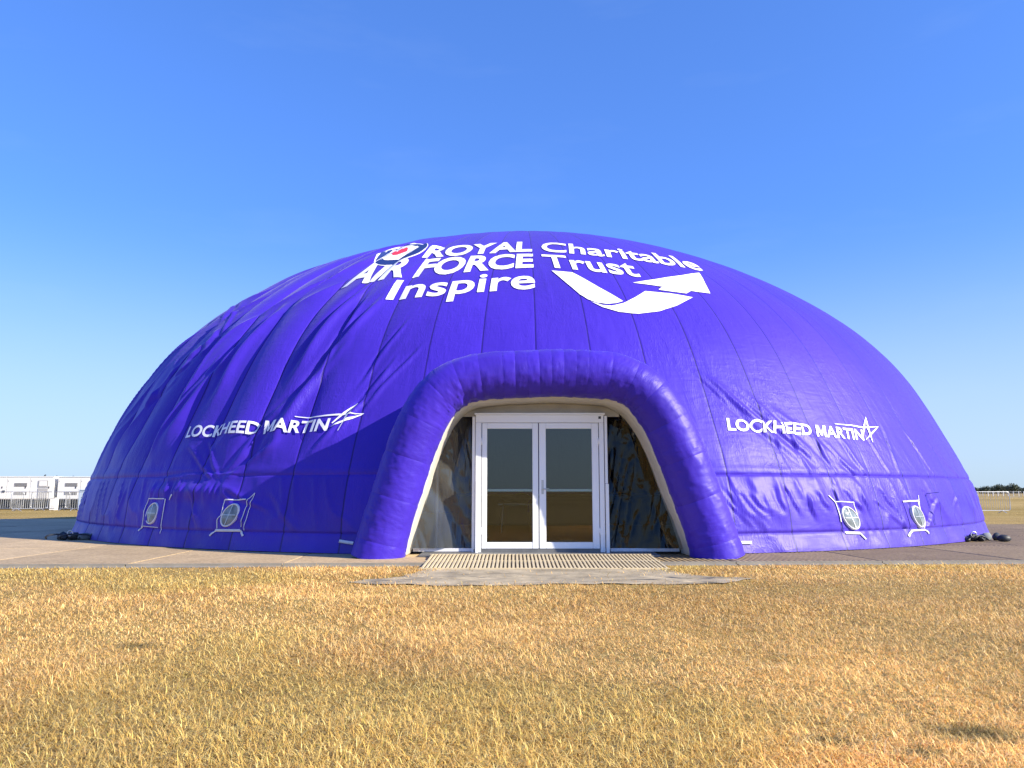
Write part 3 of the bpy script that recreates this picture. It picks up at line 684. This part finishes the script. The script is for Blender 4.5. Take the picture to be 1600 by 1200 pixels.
# clear vinyl sheets either side of the door
hp = []
xs_ = np.linspace(dx0-.25, dx1+.25, 40); bk = c+nn*(-.44); top_ = np.interp(xs_, bk[40:120, 0], bk[40:120, 1])
P = np.stack([np.stack([xs_, np.full(40, LB+.01)+.012*np.sin(xs_*9), top_+.03], -1), np.stack([xs_, np.full(40, LB-.02), np.full(40, dz1-.02)], -1)], 0)
ach(mesh_obj('header_canvas', grid_mesh('header_canvas', P), M['lining']))
def vinyl(side):
    back = np.array([(c[i]+nn[i]*(-.44)) for i in range(len(l))])
    xd = dx0-.02 if side < 0 else dx1+.02
    half = back[:80] if side < 0 else back[80:][::-1]
    zmax = np.interp(xd, half[:, 0] if side < 0 else half[::-1, 0], half[:, 1] if side < 0 else half[::-1, 1])
    zz = np.linspace(FL+.06, min(zmax, 2.72), 120); xo = np.interp(zz, half[:, 1], half[:, 0])
    k = np.linspace(0, 1, 70); Xg = xo[:, None]*(1-k)+xd*k; Zg = np.repeat(zz[:, None], 70, 1)
    dg = (Xg-xd)*side
    rdg = lambda u_, v_: 1-np.abs(2*vnoise(u_, v_)-1)
    Yg = LB-.06+.10*Zg-.20*(1-k[None])**1.5+.045*rdg(Xg*3.1+Zg*.9*side, Zg*.45+3)**2+.022*rdg(Xg*7.3-Zg*1.6*side+5, Zg*.9)**3+.004*rdg(Xg*4+Zg*8, Zg*6-Xg*4)**3*np.exp(-dg*1.2)
    if side < 0:                                         # one long diagonal pull in the left sheet
        q = (Xg-xd+.02)*.62+(Zg-.15)*.42; Yg += .06*np.exp(-(q/.10)**2)
    o = ach(mesh_obj('clear_side_panel', grid_mesh('clear_side_panel', np.stack([Xg, Yg, Zg], -1)), M['vinyl_a' if side < 0 else 'vinyl_b']))
    a = xo[0]; bm = bmesh.new(); box_bm(bm, ((a+xd)/2, LB-.05, FL+.035), (abs(a-xd)-.06, .05, .055)); me = bpy.data.meshes.new('bottom_batten'); bm.to_mesh(me); bm.free()
    ach(mesh_obj('bottom_batten', me, M['web']))
vinyl(-1); vinyl(1)

# ------------------------------------------------------------------ double door
DOOR = empty('double_door', ((dx0+dx1)/2, DY, FL)); tag(DOOR, 'white framed glazed double door set in the purple arch', 'door')
DB = Vector(DOOR.location)
def dbox(name, x0, x1, z0, z1, y0, y1, m, parent=None, bev=.004):
    base = DB if parent is None else DB+Vector(parent.location)
    o = box(name, (0, 0, 0), (x1-x0, y1-y0, z1-z0), m, parent or DOOR, bev); o.location = Vector(((x0+x1)/2, (y0+y1)/2, (z0+z1)/2))-base; return o
PX = lambda x: dp(x, 760)[0]
PZ = lambda y: dp(845, y)[1]
W = M['white_paint']
zt, zl = PZ(649), PZ(661); zb = FL
dbox('frame_post', PX(743), PX(752), zb, zl, DY-.06, DY+.06, W); dbox('frame_post', PX(936.5), PX(944), zb, zl, DY-.06, DY+.06, W)
dbox('frame_header', PX(743), PX(944), zl+.003, zt, DY-.063, DY+.06, W)
dbox('header_trim', PX(741), PX(946), zt+.003, zt+.035, DY-.09, DY+.05, W)
dbox('side_post', PX(737.5), PX(742.2), zb-.03, zt-.02, DY-.02, DY+.05, W); dbox('side_post', PX(945), PX(950), zb-.03, PZ(756), DY-.12, DY-.05, W); dbox('side_post', PX(945), PX(949), PZ(756)+.004, zt-.02, DY-.10, DY-.05, W)
dbox('side_post', PX(743.5), PX(747), zb-.03, PZ(752), DY-.13, DY-.066, W)
dbox('foot_plate', PX(740), PX(752), zb-.03, zb-.014, DY-.2, DY-.066, W); dbox('foot_plate', PX(940), PX(956), zb-.03, zb-.014, DY-.2, DY-.066, W)
dbox('corner_hole', PX(936), PX(940), PZ(655), PZ(651), DY-.0655, DY-.064, M['gen_dark'], None, 0)
for (xa, xb, ga, gb, hs) in ((753, 841, 761, 832, -1), (842.4, 935.5, 853, 925, 1)):
    L_ = empty('door_leaf', (0, 0, 0), 0, DOOR)
    z0, z1, g0, g1 = PZ(857), zl-.004, PZ(847), PZ(670)
    def lb(nm, x0, x1, za, zb_, y0, y1, m, bev=.004):
        o = dbox(nm, x0, x1, za, zb_, y0, y1, m, None, bev); o.parent = L_; return o
    lb('stile', PX(xa), PX(ga), z0, z1, DY-.045, DY+.005, W); lb('stile', PX(gb), PX(xb), z0, z1, DY-.045, DY+.005, W)
    lb('rail', PX(ga)+.002, PX(gb)-.002, z0, g0, DY-.043, DY+.003, W); lb('rail', PX(ga)+.002, PX(gb)-.002, g1, z1, DY-.043, DY+.003, W)
    lb('push_bar', PX(ga)+.003, PX(gb)-.003, PZ(767.8), PZ(764.2), DY+.012, DY+.05, W)
    lb('pane', PX(ga)+.001, PX(gb)-.001, g0+.001, g1-.001, DY-.022, DY-.014, M['glass'], 0)
    xh = PX(xa)-.001 if hs < 0 else PX(xb)+.001
    for zz in (PZ(690), PZ(830)):
        o = tube('hinge', [(0, 0, -.06), (0, 0, .06)], .012, W, L_); o.location = Vector((xh, DY-.055, zz))-DB
    if hs > 0:
        hx = (PX(842.4)+PX(853))/2
        lb('lock_plate', hx-.02, hx+.02, PZ(772), PZ(750), DY-.052, DY-.0455, M['steel'], .002)
        o = tube('handle', [(0, 0, 0), (0, -.05, 0), (.02, -.06, 0), (.11, -.06, 0)], .010, M['steel'], L_); o.location = Vector((hx, DY-.052, PZ(764)))-DB
dbox('threshold', PX(741), PX(948), FL-.03, PZ(857)-.006, DY-.05, DY+.05, M['grey_plate'])

# tunnel floor, interior
o = box('tunnel_floor', ((dx0+dx1)/2-.05, 13.62, .066), (4.0, 1.35, .032), M['grey_plate'], None, .004); tag(o, 'dark grey floor plate under the entrance arch', kind='structure')
TH, RRr = np.meshgrid(np.linspace(-math.pi, math.pi, 65), np.linspace(0, 12.6, 3))
P = np.stack([XC+RRr*np.sin(TH), YC-RRr*np.cos(TH)+.45, TH*0+.072], -1)
tag(mesh_obj('interior_floor', grid_mesh('interior_floor', P, False), M['carpet']), 'brown floor inside the dome seen through the door', kind='structure')
def table(name, x, y, w, d, h, label, bag=False):
    T = empty(name, (x, y, .074)); tag(T, label, 'table')
    box('table_top', (0, 0, h), (w, d, .04), M['white_paint'], T, .006)
    for sx in (-1, 1):
        for sy in (-1, 1): tube('leg', [(sx*(w/2-.08), sy*(d/2-.06), 0), (sx*(w/2-.12), sy*(d/2-.06), h-.02)], .018, M['white_paint'], T)
    return T
p = on_z(800, 832, .074)
table('folding_table', float(p[0])+.12, float(p[1]), .95, .6, .72, 'grey folding table standing behind the left door leaf')
# soft dark bag on the table
bm = bmesh.new(); bmesh.ops.create_uvsphere(bm, u_segments=20, v_segments=12, radius=1)
for v in bm.verts:
    v.co.x *= .38*(1+.12*math.sin(v.co.z*4+v.co.y*3)); v.co.y *= .2; v.co.z = v.co.z*.13*(1+.25*math.sin(v.co.x*9))+.12
    v.co.z = max(v.co.z, 0)
me = bpy.data.meshes.new('bag'); bm.to_mesh(me); bm.free(); me.shade_smooth()
o = mesh_obj('bag', me, M['black_cloth'], None, (float(p[0])+.12, float(p[1]), .074+.742)); tag(o, 'dark soft bag lying on the folding table indoors', 'bag')
for i, x in enumerate((-.6, 1.75, 4.1)):
    T = empty('draped_table', (x, 25.2, .074)); tag(T, 'long table under a black cloth inside the dome', 'table', 'black draped tables inside the dome')
    box('cloth_drape', (0, 0, .46), (2.2, .8, .92), M['black_cloth'], T, .02); box('table_top', (0, 0, .935), (2.24, .84, .03), M['gen_grey'], T, .004)
pp = on_y(682, 855, 14.6)
tag(tube('support_pole', [(pp[0], 14.6, .08), (pp[0], 14.6, 2.5)], .025, M['white_paint']), 'white pole standing inside behind the left clear panel', 'pole')

# ------------------------------------------------------------------ ramp mat and worn sheet before the door
ra = on_z(676, 868, .075); rb = on_z(1013, 868, .075); rc = on_z(659, 891, .02)
rx0, rx1, ry1, ry0 = ra[0]-.02, rb[0]+.02, 12.9, 11.35
RAMP = empty('entrance_ramp', ((rx0+rx1)/2, ry0, 0)); tag(RAMP, 'tan slatted ramp mat leading up to the glazed door', 'ramp')
rw = rx1-rx0; rl = ry1-ry0; sl = math.atan2(.075, rl)
bm = bmesh.new(); box_bm(bm, (0, 0, 0), (rw+.03, rl, .016)); me = bpy.data.meshes.new('backing'); bm.to_mesh(me); bm.free()
o = mesh_obj('backing', me, M['slat_base'], RAMP, (0, rl/2, .042)); o.rotation_euler = (sl, 0, 0)
nsl = 60; pit = rw/nsl
bm = bmesh.new(); box_bm(bm, (0, 0, 0), (pit*.58, rl/2-.03, .018)); bmesh.ops.bevel(bm, geom=list(bm.edges), offset=.003, segments=1, affect='EDGES'); sm = bpy.data.meshes.new('slat'); bm.to_mesh(sm); bm.free(); sm.materials.append(M['slat'])
for j in (0, 1):
    for i in range(nsl):
        o = bpy.data.objects.new('slat', sm); C.objects.link(o); o.parent = RAMP
        yy = rl*(.25+.5*j); o.location = (-rw/2+pit*(i+.5), yy, .042+(yy-rl/2)*math.tan(sl)+.017+random.uniform(0, .002)); o.rotation_euler = (sl, 0, random.uniform(-.004, .004))
for yy, nm in ((.0, 'end_bar'), (rl/2, 'cross_bar'), (rl, 'end_bar')):
    o = box(nm, (0, yy, .042+(yy-rl/2)*math.tan(sl)+.012), (rw+.04, .035, .022), M['slat'], RAMP, .003)
sx = [(-2.05, 9.75), (-1.65, 9.55), (-.9, 9.42), (0, 9.38), (1.0, 9.42), (1.9, 9.5), (2.6, 9.6), (3.05, 9.95), (2.6, 10.3), (2.35, 10.8), (2.2, 11.42), (1.2, 11.45), (0, 11.44), (-1.2, 11.44), (-1.32, 10.9), (-1.5, 10.35), (-1.85, 10.1)]
pts = []
for i in range(len(sx)):
    a, b_ = np.array(sx[i]), np.array(sx[(i+1) % len(sx)])
    for k in range(8):
        q = a+(b_-a)*k/8; q = q+(RNG.random(2)-.5)*.07; pts.append(q)
pts = np.array(pts); cen = np.array([.4, 10.4]); rows = []
for k in np.linspace(1, 0, 14):
    q = cen+(pts-cen)*k; zz = gheight(q[:, 0], q[:, 1])+.010+.010*np.clip(fbm(q[:, 0]*1.6, q[:, 1]*2.2, 3)*2, -1, 1)
    rows.append(np.c_[q, zz])
P = np.stack(rows, 0); P = np.concatenate([P, P[:, :1]], 1)
tag(mesh_obj('ground_sheet', grid_mesh('ground_sheet', P), M['sheet']), 'worn grey sheet spread on the turf below the ramp', 'ground sheet')

# ------------------------------------------------------------------ dark ballast straps at the two corners of the skirt
def ballast(name, px, py, n, label, seed):
    rr = random.Random(seed); p = on_z(px, py, .05); E_ = empty(name, (float(p[0]), float(p[1]), .05)); tag(E_, label, 'ballast')
    for i in range(n):
        bm = bmesh.new(); bmesh.ops.create_icosphere(bm, subdivisions=2, radius=1)
        s = (rr.uniform(.07, .15), rr.uniform(.07, .13), rr.uniform(.05, .10)); ph = rr.uniform(0, 6)
        for v in bm.verts:
            q = 1+.22*math.sin(v.co.x*4+ph)*math.cos(v.co.y*5+ph)
            v.co = Vector((v.co.x*s[0]*q, v.co.y*s[1]*q, max(v.co.z*s[2]*q, -s[2]*.7)+s[2]*.7))
        me = bpy.data.meshes.new('sandbag'); bm.to_mesh(me); bm.free(); me.shade_smooth()
        o = mesh_obj('sandbag', me, M['dark'] if i % 4 else M['bag_grey'], E_, (rr.uniform(-.55, .55), rr.uniform(-.25, .25), 0)); o.rotation_euler = (0, 0, rr.uniform(0, 3))
    for i in range(3):
        x = rr.uniform(-.4, .4); pa = [(x+.2*math.cos(t), -.28+.1*math.sin(t*2), .03+.1*abs(math.sin(t))) for t in np.linspace(0, 3.1, 9)]
        tube('strap', pa, .018, M['dark'], E_, 6)
    x = rr.uniform(-.3, .3); tube('shackle', [(x+.06*math.cos(t), -.24, .15+.06*math.sin(t)) for t in np.linspace(0, 2*math.pi, 12)[:-1]], .014, M['steel'], E_, 6, True)
M['bag_grey'] = mottled('grey_canvas_bag', (.14, .16, .18), (.22, .24, .25), 6, .9)
ballast('ballast_heap', 124, 843, 14, 'heap of black straps and sandbags under the shaded hem beside the generators', 2)
ballast('ballast_heap', 1530, 845, 13, 'heap of black straps and sandbags at the sunlit hem on ribbed panels', 5)
for px, py in ((165, 847), (185, 849), (150, 846)):
    pass

# ------------------------------------------------------------------ crowd barriers
def barrier_parts():
    w, h0, h1 = 2.3, .14, 1.1; r = .12; path = []
    for cx, cz, a0 in ((w/2-r, h1-r, 0), (-w/2+r, h1-r, 90), (-w/2+r, h0+r, 180), (w/2-r, h0+r, 270)):
        for k in range(5): a = R_(a0+k*22.5); path.append((cx+r*math.cos(a), 0, cz+r*math.sin(a)))
    V, F = tube_pts(path, .021, 6, True); fm = bpy.data.meshes.new('frame'); fm.from_pydata([tuple(v) for v in V], [], F); fm.materials.append(M['steel']); fm.shade_smooth()
    V, F = tube_pts([(0, 0, h0), (0, 0, h1)], .009, 5); bmh = bpy.data.meshes.new('bar'); bmh.from_pydata([tuple(v) for v in V], [], F); bmh.materials.append(M['steel'])
    V, F = tube_pts([(0, -.32, .012), (0, -.22, .05), (0, 0, h0), (0, .22, .05), (0, .32, .012)], .017, 6); ft = bpy.data.meshes.new('foot'); ft.from_pydata([tuple(v) for v in V], [], F); ft.materials.append(M['steel'])
    return fm, bmh, ft
BFR, BBAR, BFT = barrier_parts()
def barrier(x, y, rz, label, group=None):
    T = empty('crowd_barrier', (x, y, 0), rz); tag(T, label, 'barrier', group)
    mesh_obj('frame', BFR, None, T)
    for k in range(17): mesh_obj('bar', BBAR, None, T, (-1.02+k*.1275, 0, 0))
    for sx_ in (-.72, .72): mesh_obj('foot', BFT, None, T, (sx_, 0, 0))
G1 = 'barriers before the generators'; LBL = 'galvanised crowd barrier standing in front of the white generators'
for pxc, dep, rz in ((8, 45.5, .03), (49.5, 45.0, 1.22), (81, 45.8, -.03), (137, 45.2, .04), (-58, 46, 0)):
    x = (pxc-800)/FPX*dep*.992
    barrier(x, dep, rz, LBL if abs(rz) < 1 else 'galvanised crowd barrier turned almost end-on between the others by the generators', G1)
barrier((1536-800)/FPX*40.5, 40.5, .05, 'galvanised crowd barrier alone on the grass beside the dome')
barrier((1578-800)/FPX*140, 140, .0, 'distant crowd barrier out on the field near the treeline')

# ------------------------------------------------------------------ generators
def generator(x0, x1, y, h, kind, label):
    w = x1-x0; d = 1.9; T = empty('generator', ((x0+x1)/2, y, 0)); tag(T, label, 'generator', 'white generators behind the barriers')
    zb_ = .62
    box('base_tank', (0, d/2, zb_/2), (w-.1, d-.1, zb_), M['gen_dark'], T, .02)
    box('body', (0, d/2, zb_+(h-zb_)/2+.004), (w, d, h-zb_), M['gen_white'], T, .03)
    box('roof_rim', (0, d/2, h+.012), (w+.06, d+.06, .05), M['gen_white'], T, .01)
    f = -.012
    def panel(nm, cx, cz, sx_, sz_, m, dy=0.0, dep=.024, bev=.006): return box(nm, (cx, f+dy, cz), (sx_, dep, sz_), m, T, bev)
    n_ = max(3, int(w/1.2)); pw = w/n_
    for i in range(n_):
        cx = -w/2+pw*(i+.5)
        dr = panel('access_door', cx, zb_+(h-zb_)*.5, pw-.05, (h-zb_)-.10, M['gen_white'])
        box('handle', (pw*.32, -.02, .05), (.05, .03, .12), M['gen_dark'], dr, .004)
        box('hinge', (-pw*.42, -.016, .45), (.03, .02, .08), M['gen_grey'], dr)
    for i in (0, n_//2):
        cx = -w/2+pw*(i+.62)
        for cz in (zb_+.40, zb_+.92):
            lv = panel('louvre', cx, cz, pw*.55, .22, M['gen_grey'], -.016, .02, .002)
            for k in range(4): box('slat', (0, -.016, -.08+k*.055), (pw*.53, .018, .012), M['gen_dark'], lv)
    if kind:
        e = w/2-.62
        panel('control_panel', e, zb_+.98, .62, .42, M['gen_grey'], -.03, .03); panel('panel_window', e-.02, zb_+.99, .46, .30, M['gen_white'], -.05, .02)
        panel('louvre', e, zb_+.40, .62, .62, M['gen_grey'], -.03, .02)
        s = panel('sticker', -w/2+2.15, zb_+.85, .36, .36, M['gen_grey'], -.03, .01, .002); box('sticker_face', (0, -.008, 0), (.30, .01, .30), M['gen_white'], s)
        box('sticker_mark', (-.05, -.016, 0), (.12, .01, .17), M['gen_dark'], s); box('sticker_mark', (.07, -.016, -.03), (.09, .01, .15), M['sticker_red'], s)
        for q in (0, .33): panel('socket', -w/2+2.45+q, zb_+.50, .17, .13, M['gen_dark'], -.03, .03)
    for sx_ in (-1, 1): tube('lifting_eye', [(sx_*(w/2-.4)+.05*math.cos(t), d/2, h+.05+.05*math.sin(t)) for t in np.linspace(0, 2*math.pi, 9)[:-1]], .012, M['gen_dark'], T, 5, True)
    tube('exhaust', [(w*.3, d*.5, h), (w*.3, d*.5, h+.10), (w*.3+.06, d*.5, h+.14)], .045, M['gen_dark'], T, 8)
M['sticker_red'] = mat('sticker_red', (.55, .06, .08), .5)
GY = 48.5; fx = lambda px, y: (px-800)/FPX*y*.992
hg = CAM_H+(768-745)/FPX*GY*.98
generator(fx(-62, GY), fx(84, GY), GY, hg, 1, 'white generator with grey control panel and square sticker behind barriers')
generator(fx(90.5, GY), fx(232, GY), GY, hg-.02, 0, 'plain white generator partly hidden behind the purple dome')
o = box('equipment_box', (fx(86.5, 50.5), 51, .9), (.5, .5, 1.8), M['gen_grey'], None, .02); tag(o, 'tall grey box in the gap between the two generators', 'box')
o = box('cabinet', (fx(131, 46.9), 47.2, .60), (.60, .5, 1.2), M['box_blue'], None, .03); tag(o, 'pale blue cabinet standing beside the dome edge', 'cabinet')
box('lid', (0, 0, .615), (.66, .56, .04), M['box_blue'], o, .008); box('latch', (0, -.27, .2), (.10, .03, .06), M['gen_dark'], o, .004)
o = box('equipment_box', (fx(82.5, 46.9), 47.2, .36), (.34, .4, .72), M['gen_white'], None, .02); tag(o, 'low white box at the foot of the stickered generator', 'box')
box('lid', (0, 0, .37), (.37, .43, .03), M['gen_white'], o, .005)

# ------------------------------------------------------------------ far fence, hedge and trees on the right
FEN = empty('field_fence', (fx(1590, 190), 190, 0)); tag(FEN, 'thin pale post fence across the far field', 'fence')
bm = bmesh.new(); box_bm(bm, (0, 0, .6), (.10, .10, 1.2)); pm_ = bpy.data.meshes.new('post'); bm.to_mesh(pm_); bm.free(); pm_.materials.append(M['web'])
for k in range(-16, 26): mesh_obj('post', pm_, None, FEN, (k*1.25, random.uniform(-.1, .1), 0))
for z in (.5, 1.1): tube('wire', [(-20, 0, z), (33, 0, z)], .02, M['steel'], FEN, 5)
def crown_mesh(seed, h, w):
    rr = np.random.default_rng(seed); lobes = [(rr.uniform(-.5, .5)*w, rr.uniform(-.4, .4)*w, h*rr.uniform(.35, .85), w*rr.uniform(.28, .5)) for _ in range(9)]
    V = []; F = []
    for (x, y, z, r) in lobes:
        for k in range(90):
            d = rr.normal(size=3); d /= np.linalg.norm(d); q = np.array([x, y, z])+d*r*rr.uniform(.55, 1.08)*np.array([1, 1, .85])
            if q[2] < h*.12: continue
            a = rr.normal(size=3); a /= np.linalg.norm(a); b_ = np.cross(a, rr.normal(size=3)); b_ /= np.linalg.norm(b_); s = rr.uniform(.25, .55)*h/7
            i = len(V); V += [q-a*s, q+b_*s*.6, q+a*s, q-b_*s*.6]; F.append((i, i+1, i+2, i+3))
    me = bpy.data.meshes.new('crown'); me.from_pydata([tuple(map(float, v)) for v in V], [], F); me.materials.append(M['leaf']); return me
CR = [crown_mesh(s, h, w) for s, h, w in ((1, 7.0, 5.2), (2, 5.0, 4.6), (3, 8.2, 6.0), (4, 4.2, 3.6))]
def tree(px, y, k, sc):
    T = empty('tree', (fx(px, y), y, 0), random.uniform(0, 6)); hh = (7.0, 5.0, 8.2, 4.2)[k]*sc*.66
    tag(T, ('broad dark tree in the far treeline', 'low rounded dark tree in the far treeline', 'tallest dark tree in the far treeline', 'small bushy tree in the far treeline')[k], 'tree', 'far treeline')
    o = mesh_obj('crown', CR[k], None, T); o.scale = (sc*.66,)*3
    tr = tube('trunk', [(0, 0, 0), (.05, 0, hh*.3), (0, .1, hh*.6)], [.22*sc, .16*sc, .08*sc], M['bark'], T, 7)
    for s_ in (-1, 1): tube('limb', [(0, 0, hh*.3), (s_*hh*.12, .1, hh*.5), (s_*hh*.2, .1, hh*.62)], [.09*sc, .06*sc, .03*sc], M['bark'], T, 5)
for px, y, k, sc in ((1512, 430, 3, 1.2), (1522, 420, 1, 1.0), (1532, 425, 1, 1.05), (1540, 410, 0, .9), (1549, 415, 1, 1.15), (1556, 420, 0, .95), (1563, 400, 2, .92), (1571, 410, 0, .95), (1579, 395, 2, .98), (1585, 405, 0, .95), (1592, 420, 3, 1.1),
                     (1600, 425, 3, 1.2), (1612, 420, 1, 1.0), (1626, 425, 0, .9), (1640, 420, 1, 1.0)):
    tree(px, y, k, sc)
rr = np.random.default_rng(8); V = []; F = []
for k in range(2600):
    q = np.array([rr.uniform(fx(1480, 440), fx(1700, 440)), 440+rr.uniform(-2, 2), abs(rr.normal())*1.1+.2]); a = rr.normal(size=3); a /= np.linalg.norm(a); b_ = np.cross(a, rr.normal(size=3)); b_ /= np.linalg.norm(b_); s = rr.uniform(.4, .8)
    i = len(V); V += [q-a*s, q+b_*s*.7, q+a*s, q-b_*s*.7]; F.append((i, i+1, i+2, i+3))
o = pyd('hedge', V, F, M['leaf']); tag(o, 'low dark hedge along the far edge of the field', 'hedge', kind='stuff')

# ------------------------------------------------------------------ dry grass blades
def grass(n):
    y = np.empty(0); x = np.empty(0)
    u = RNG.random(n*2); y = 1.9*(13.0/1.9)**(u**.92)                     # more blades close to the viewer
    hw = .72*y+1.6; x = (RNG.random(len(y))*2-1)*hw
    # keep off the trackway, ramp and sheet
    ye = 11.96+math.tan(TW_ROT)*x-.15
    ok = y < ye-RNG.random(len(y))**3*.25*0
    ok &= ~((x > rx0-.03) & (x < rx1+.03) & (y > ry0-.02))
    poly = np.array(sx); ins = np.zeros(len(x), bool); j = len(poly)-1
    jx = x+RNG.normal(size=len(x))*.16; jy = y+RNG.normal(size=len(x))*.16
    for i in range(len(poly)):
        xi, yi = poly[i]; xj, yj = poly[j]; ins ^= ((yi > jy) != (yj > jy)) & (jx < (xj-xi)*(jy-yi)/(yj-yi+1e-12)+xi); j = i
    ok &= ~ins | (RNG.random(len(x)) < .035)
    dens = .55+1.1*vnoise(x*1.3, y*1.3)*vnoise(x*.4+9, y*.4); ok &= RNG.random(len(x)) < dens
    x = x[ok][:n]; y = y[ok][:n]; N = len(x); z = gheight(x, y)
    flow = (fbm(x*.8+40, y*.8, 2))*9; az = flow+RNG.normal(size=N)*1.9
    tall = .6+.9*vnoise(x*.9+3, y*.9+8)
    L = RNG.uniform(.025, .078, N)*tall; tilt = np.clip(RNG.normal(R_(70), R_(17), N), R_(8), R_(92))
    far = np.maximum(1, y/5.0); Wd = RNG.uniform(.0011, .0026, N)*far; L = L*(1+.10*(far-1))
    d = np.stack([np.cos(az), np.sin(az)], -1); sd_ = np.stack([-d[:, 1], d[:, 0]], -1)
    b0 = np.stack([x, y, z-.004], -1)
    t1 = tilt*.75; t2 = np.minimum(tilt*1.3, R_(112))
    up = lambda t, ln: np.concatenate([d*(np.sin(t)*ln)[:, None], (np.cos(t)*ln)[:, None]], 1)
    m_ = b0+up(t1, L*.5); e_ = m_+up(t2, L*.5)
    wv = np.concatenate([sd_*Wd[:, None], np.zeros((N, 1))], 1)
    V = np.stack([b0-wv, b0+wv, m_+wv*.8, m_-wv*.8, e_], 1)                # (N,5,3)
    pal = np.array([1.19, 1.06, .76])*np.array([(.72, .52, .24), (.80, .62, .34), (.64, .43, .18), (.52, .32, .13), (.86, .73, .48), (.46, .40, .15), (.68, .44, .25)])
    pick = RNG.choice(7, N, p=[.30, .22, .18, .08, .10, .05, .07])
    gr_ = sstep(.5, .75, vnoise(x*.5+20, y*.5+2)); col = pal[pick]*(RNG.uniform(.6, 1.3, N)*(.74+.52*vnoise(x*.45+7, y*.45+3)*(.6+.8*vnoise(x*1.7, y*1.7+9))))[:, None]
    for cx_, cy_, rr_ in ((1522, 1150, .16), (1300, 1165, .07), (1440, 1185, .06), (215, 1010, .10)):   # a few darkened tufts
        cp_ = on_z(cx_, cy_); dd = np.hypot((x-cp_[0])/1.6, y-cp_[1])/rr_; k_ = np.clip(1.3-dd, 0, 1)[:, None]; col = col*(1-k_)+col*np.array([.22, .24, .20])*k_
    col = col*(1-.25*gr_[:, None]*np.array([.6, .35, .9]))
    me = bpy.data.meshes.new('dry_grass')
    me.vertices.add(N*5); me.vertices.foreach_set('co', V.astype(np.float32).ravel())
    base = (np.arange(N)*5)[:, None]
    lv = np.concatenate([base+[0, 1, 2, 3], base+[3, 2, 4]], 1).ravel()
    me.loops.add(N*7); me.loops.foreach_set('vertex_index', lv.astype(np.int32))
    me.polygons.add(N*2); st = (np.arange(N)*7)[:, None]+[0, 4]; me.polygons.foreach_set('loop_start', st.ravel().astype(np.int32)); me.polygons.foreach_set('loop_total', np.tile([4, 3], N).astype(np.int32))
    me.update(calc_edges=True)
    at = me.attributes.new('straw', 'FLOAT_COLOR', 'POINT'); cc = np.ones((N, 5, 4), np.float32); cc[..., :3] = col[:, None]; at.data.foreach_set('color', cc.ravel())
    me.shade_smooth()
    return me
o = mesh_obj('dry_grass', grass(600000), M['blade']); tag(o, 'matted dry straw grass blades covering the turf in front', 'grass', kind='stuff')
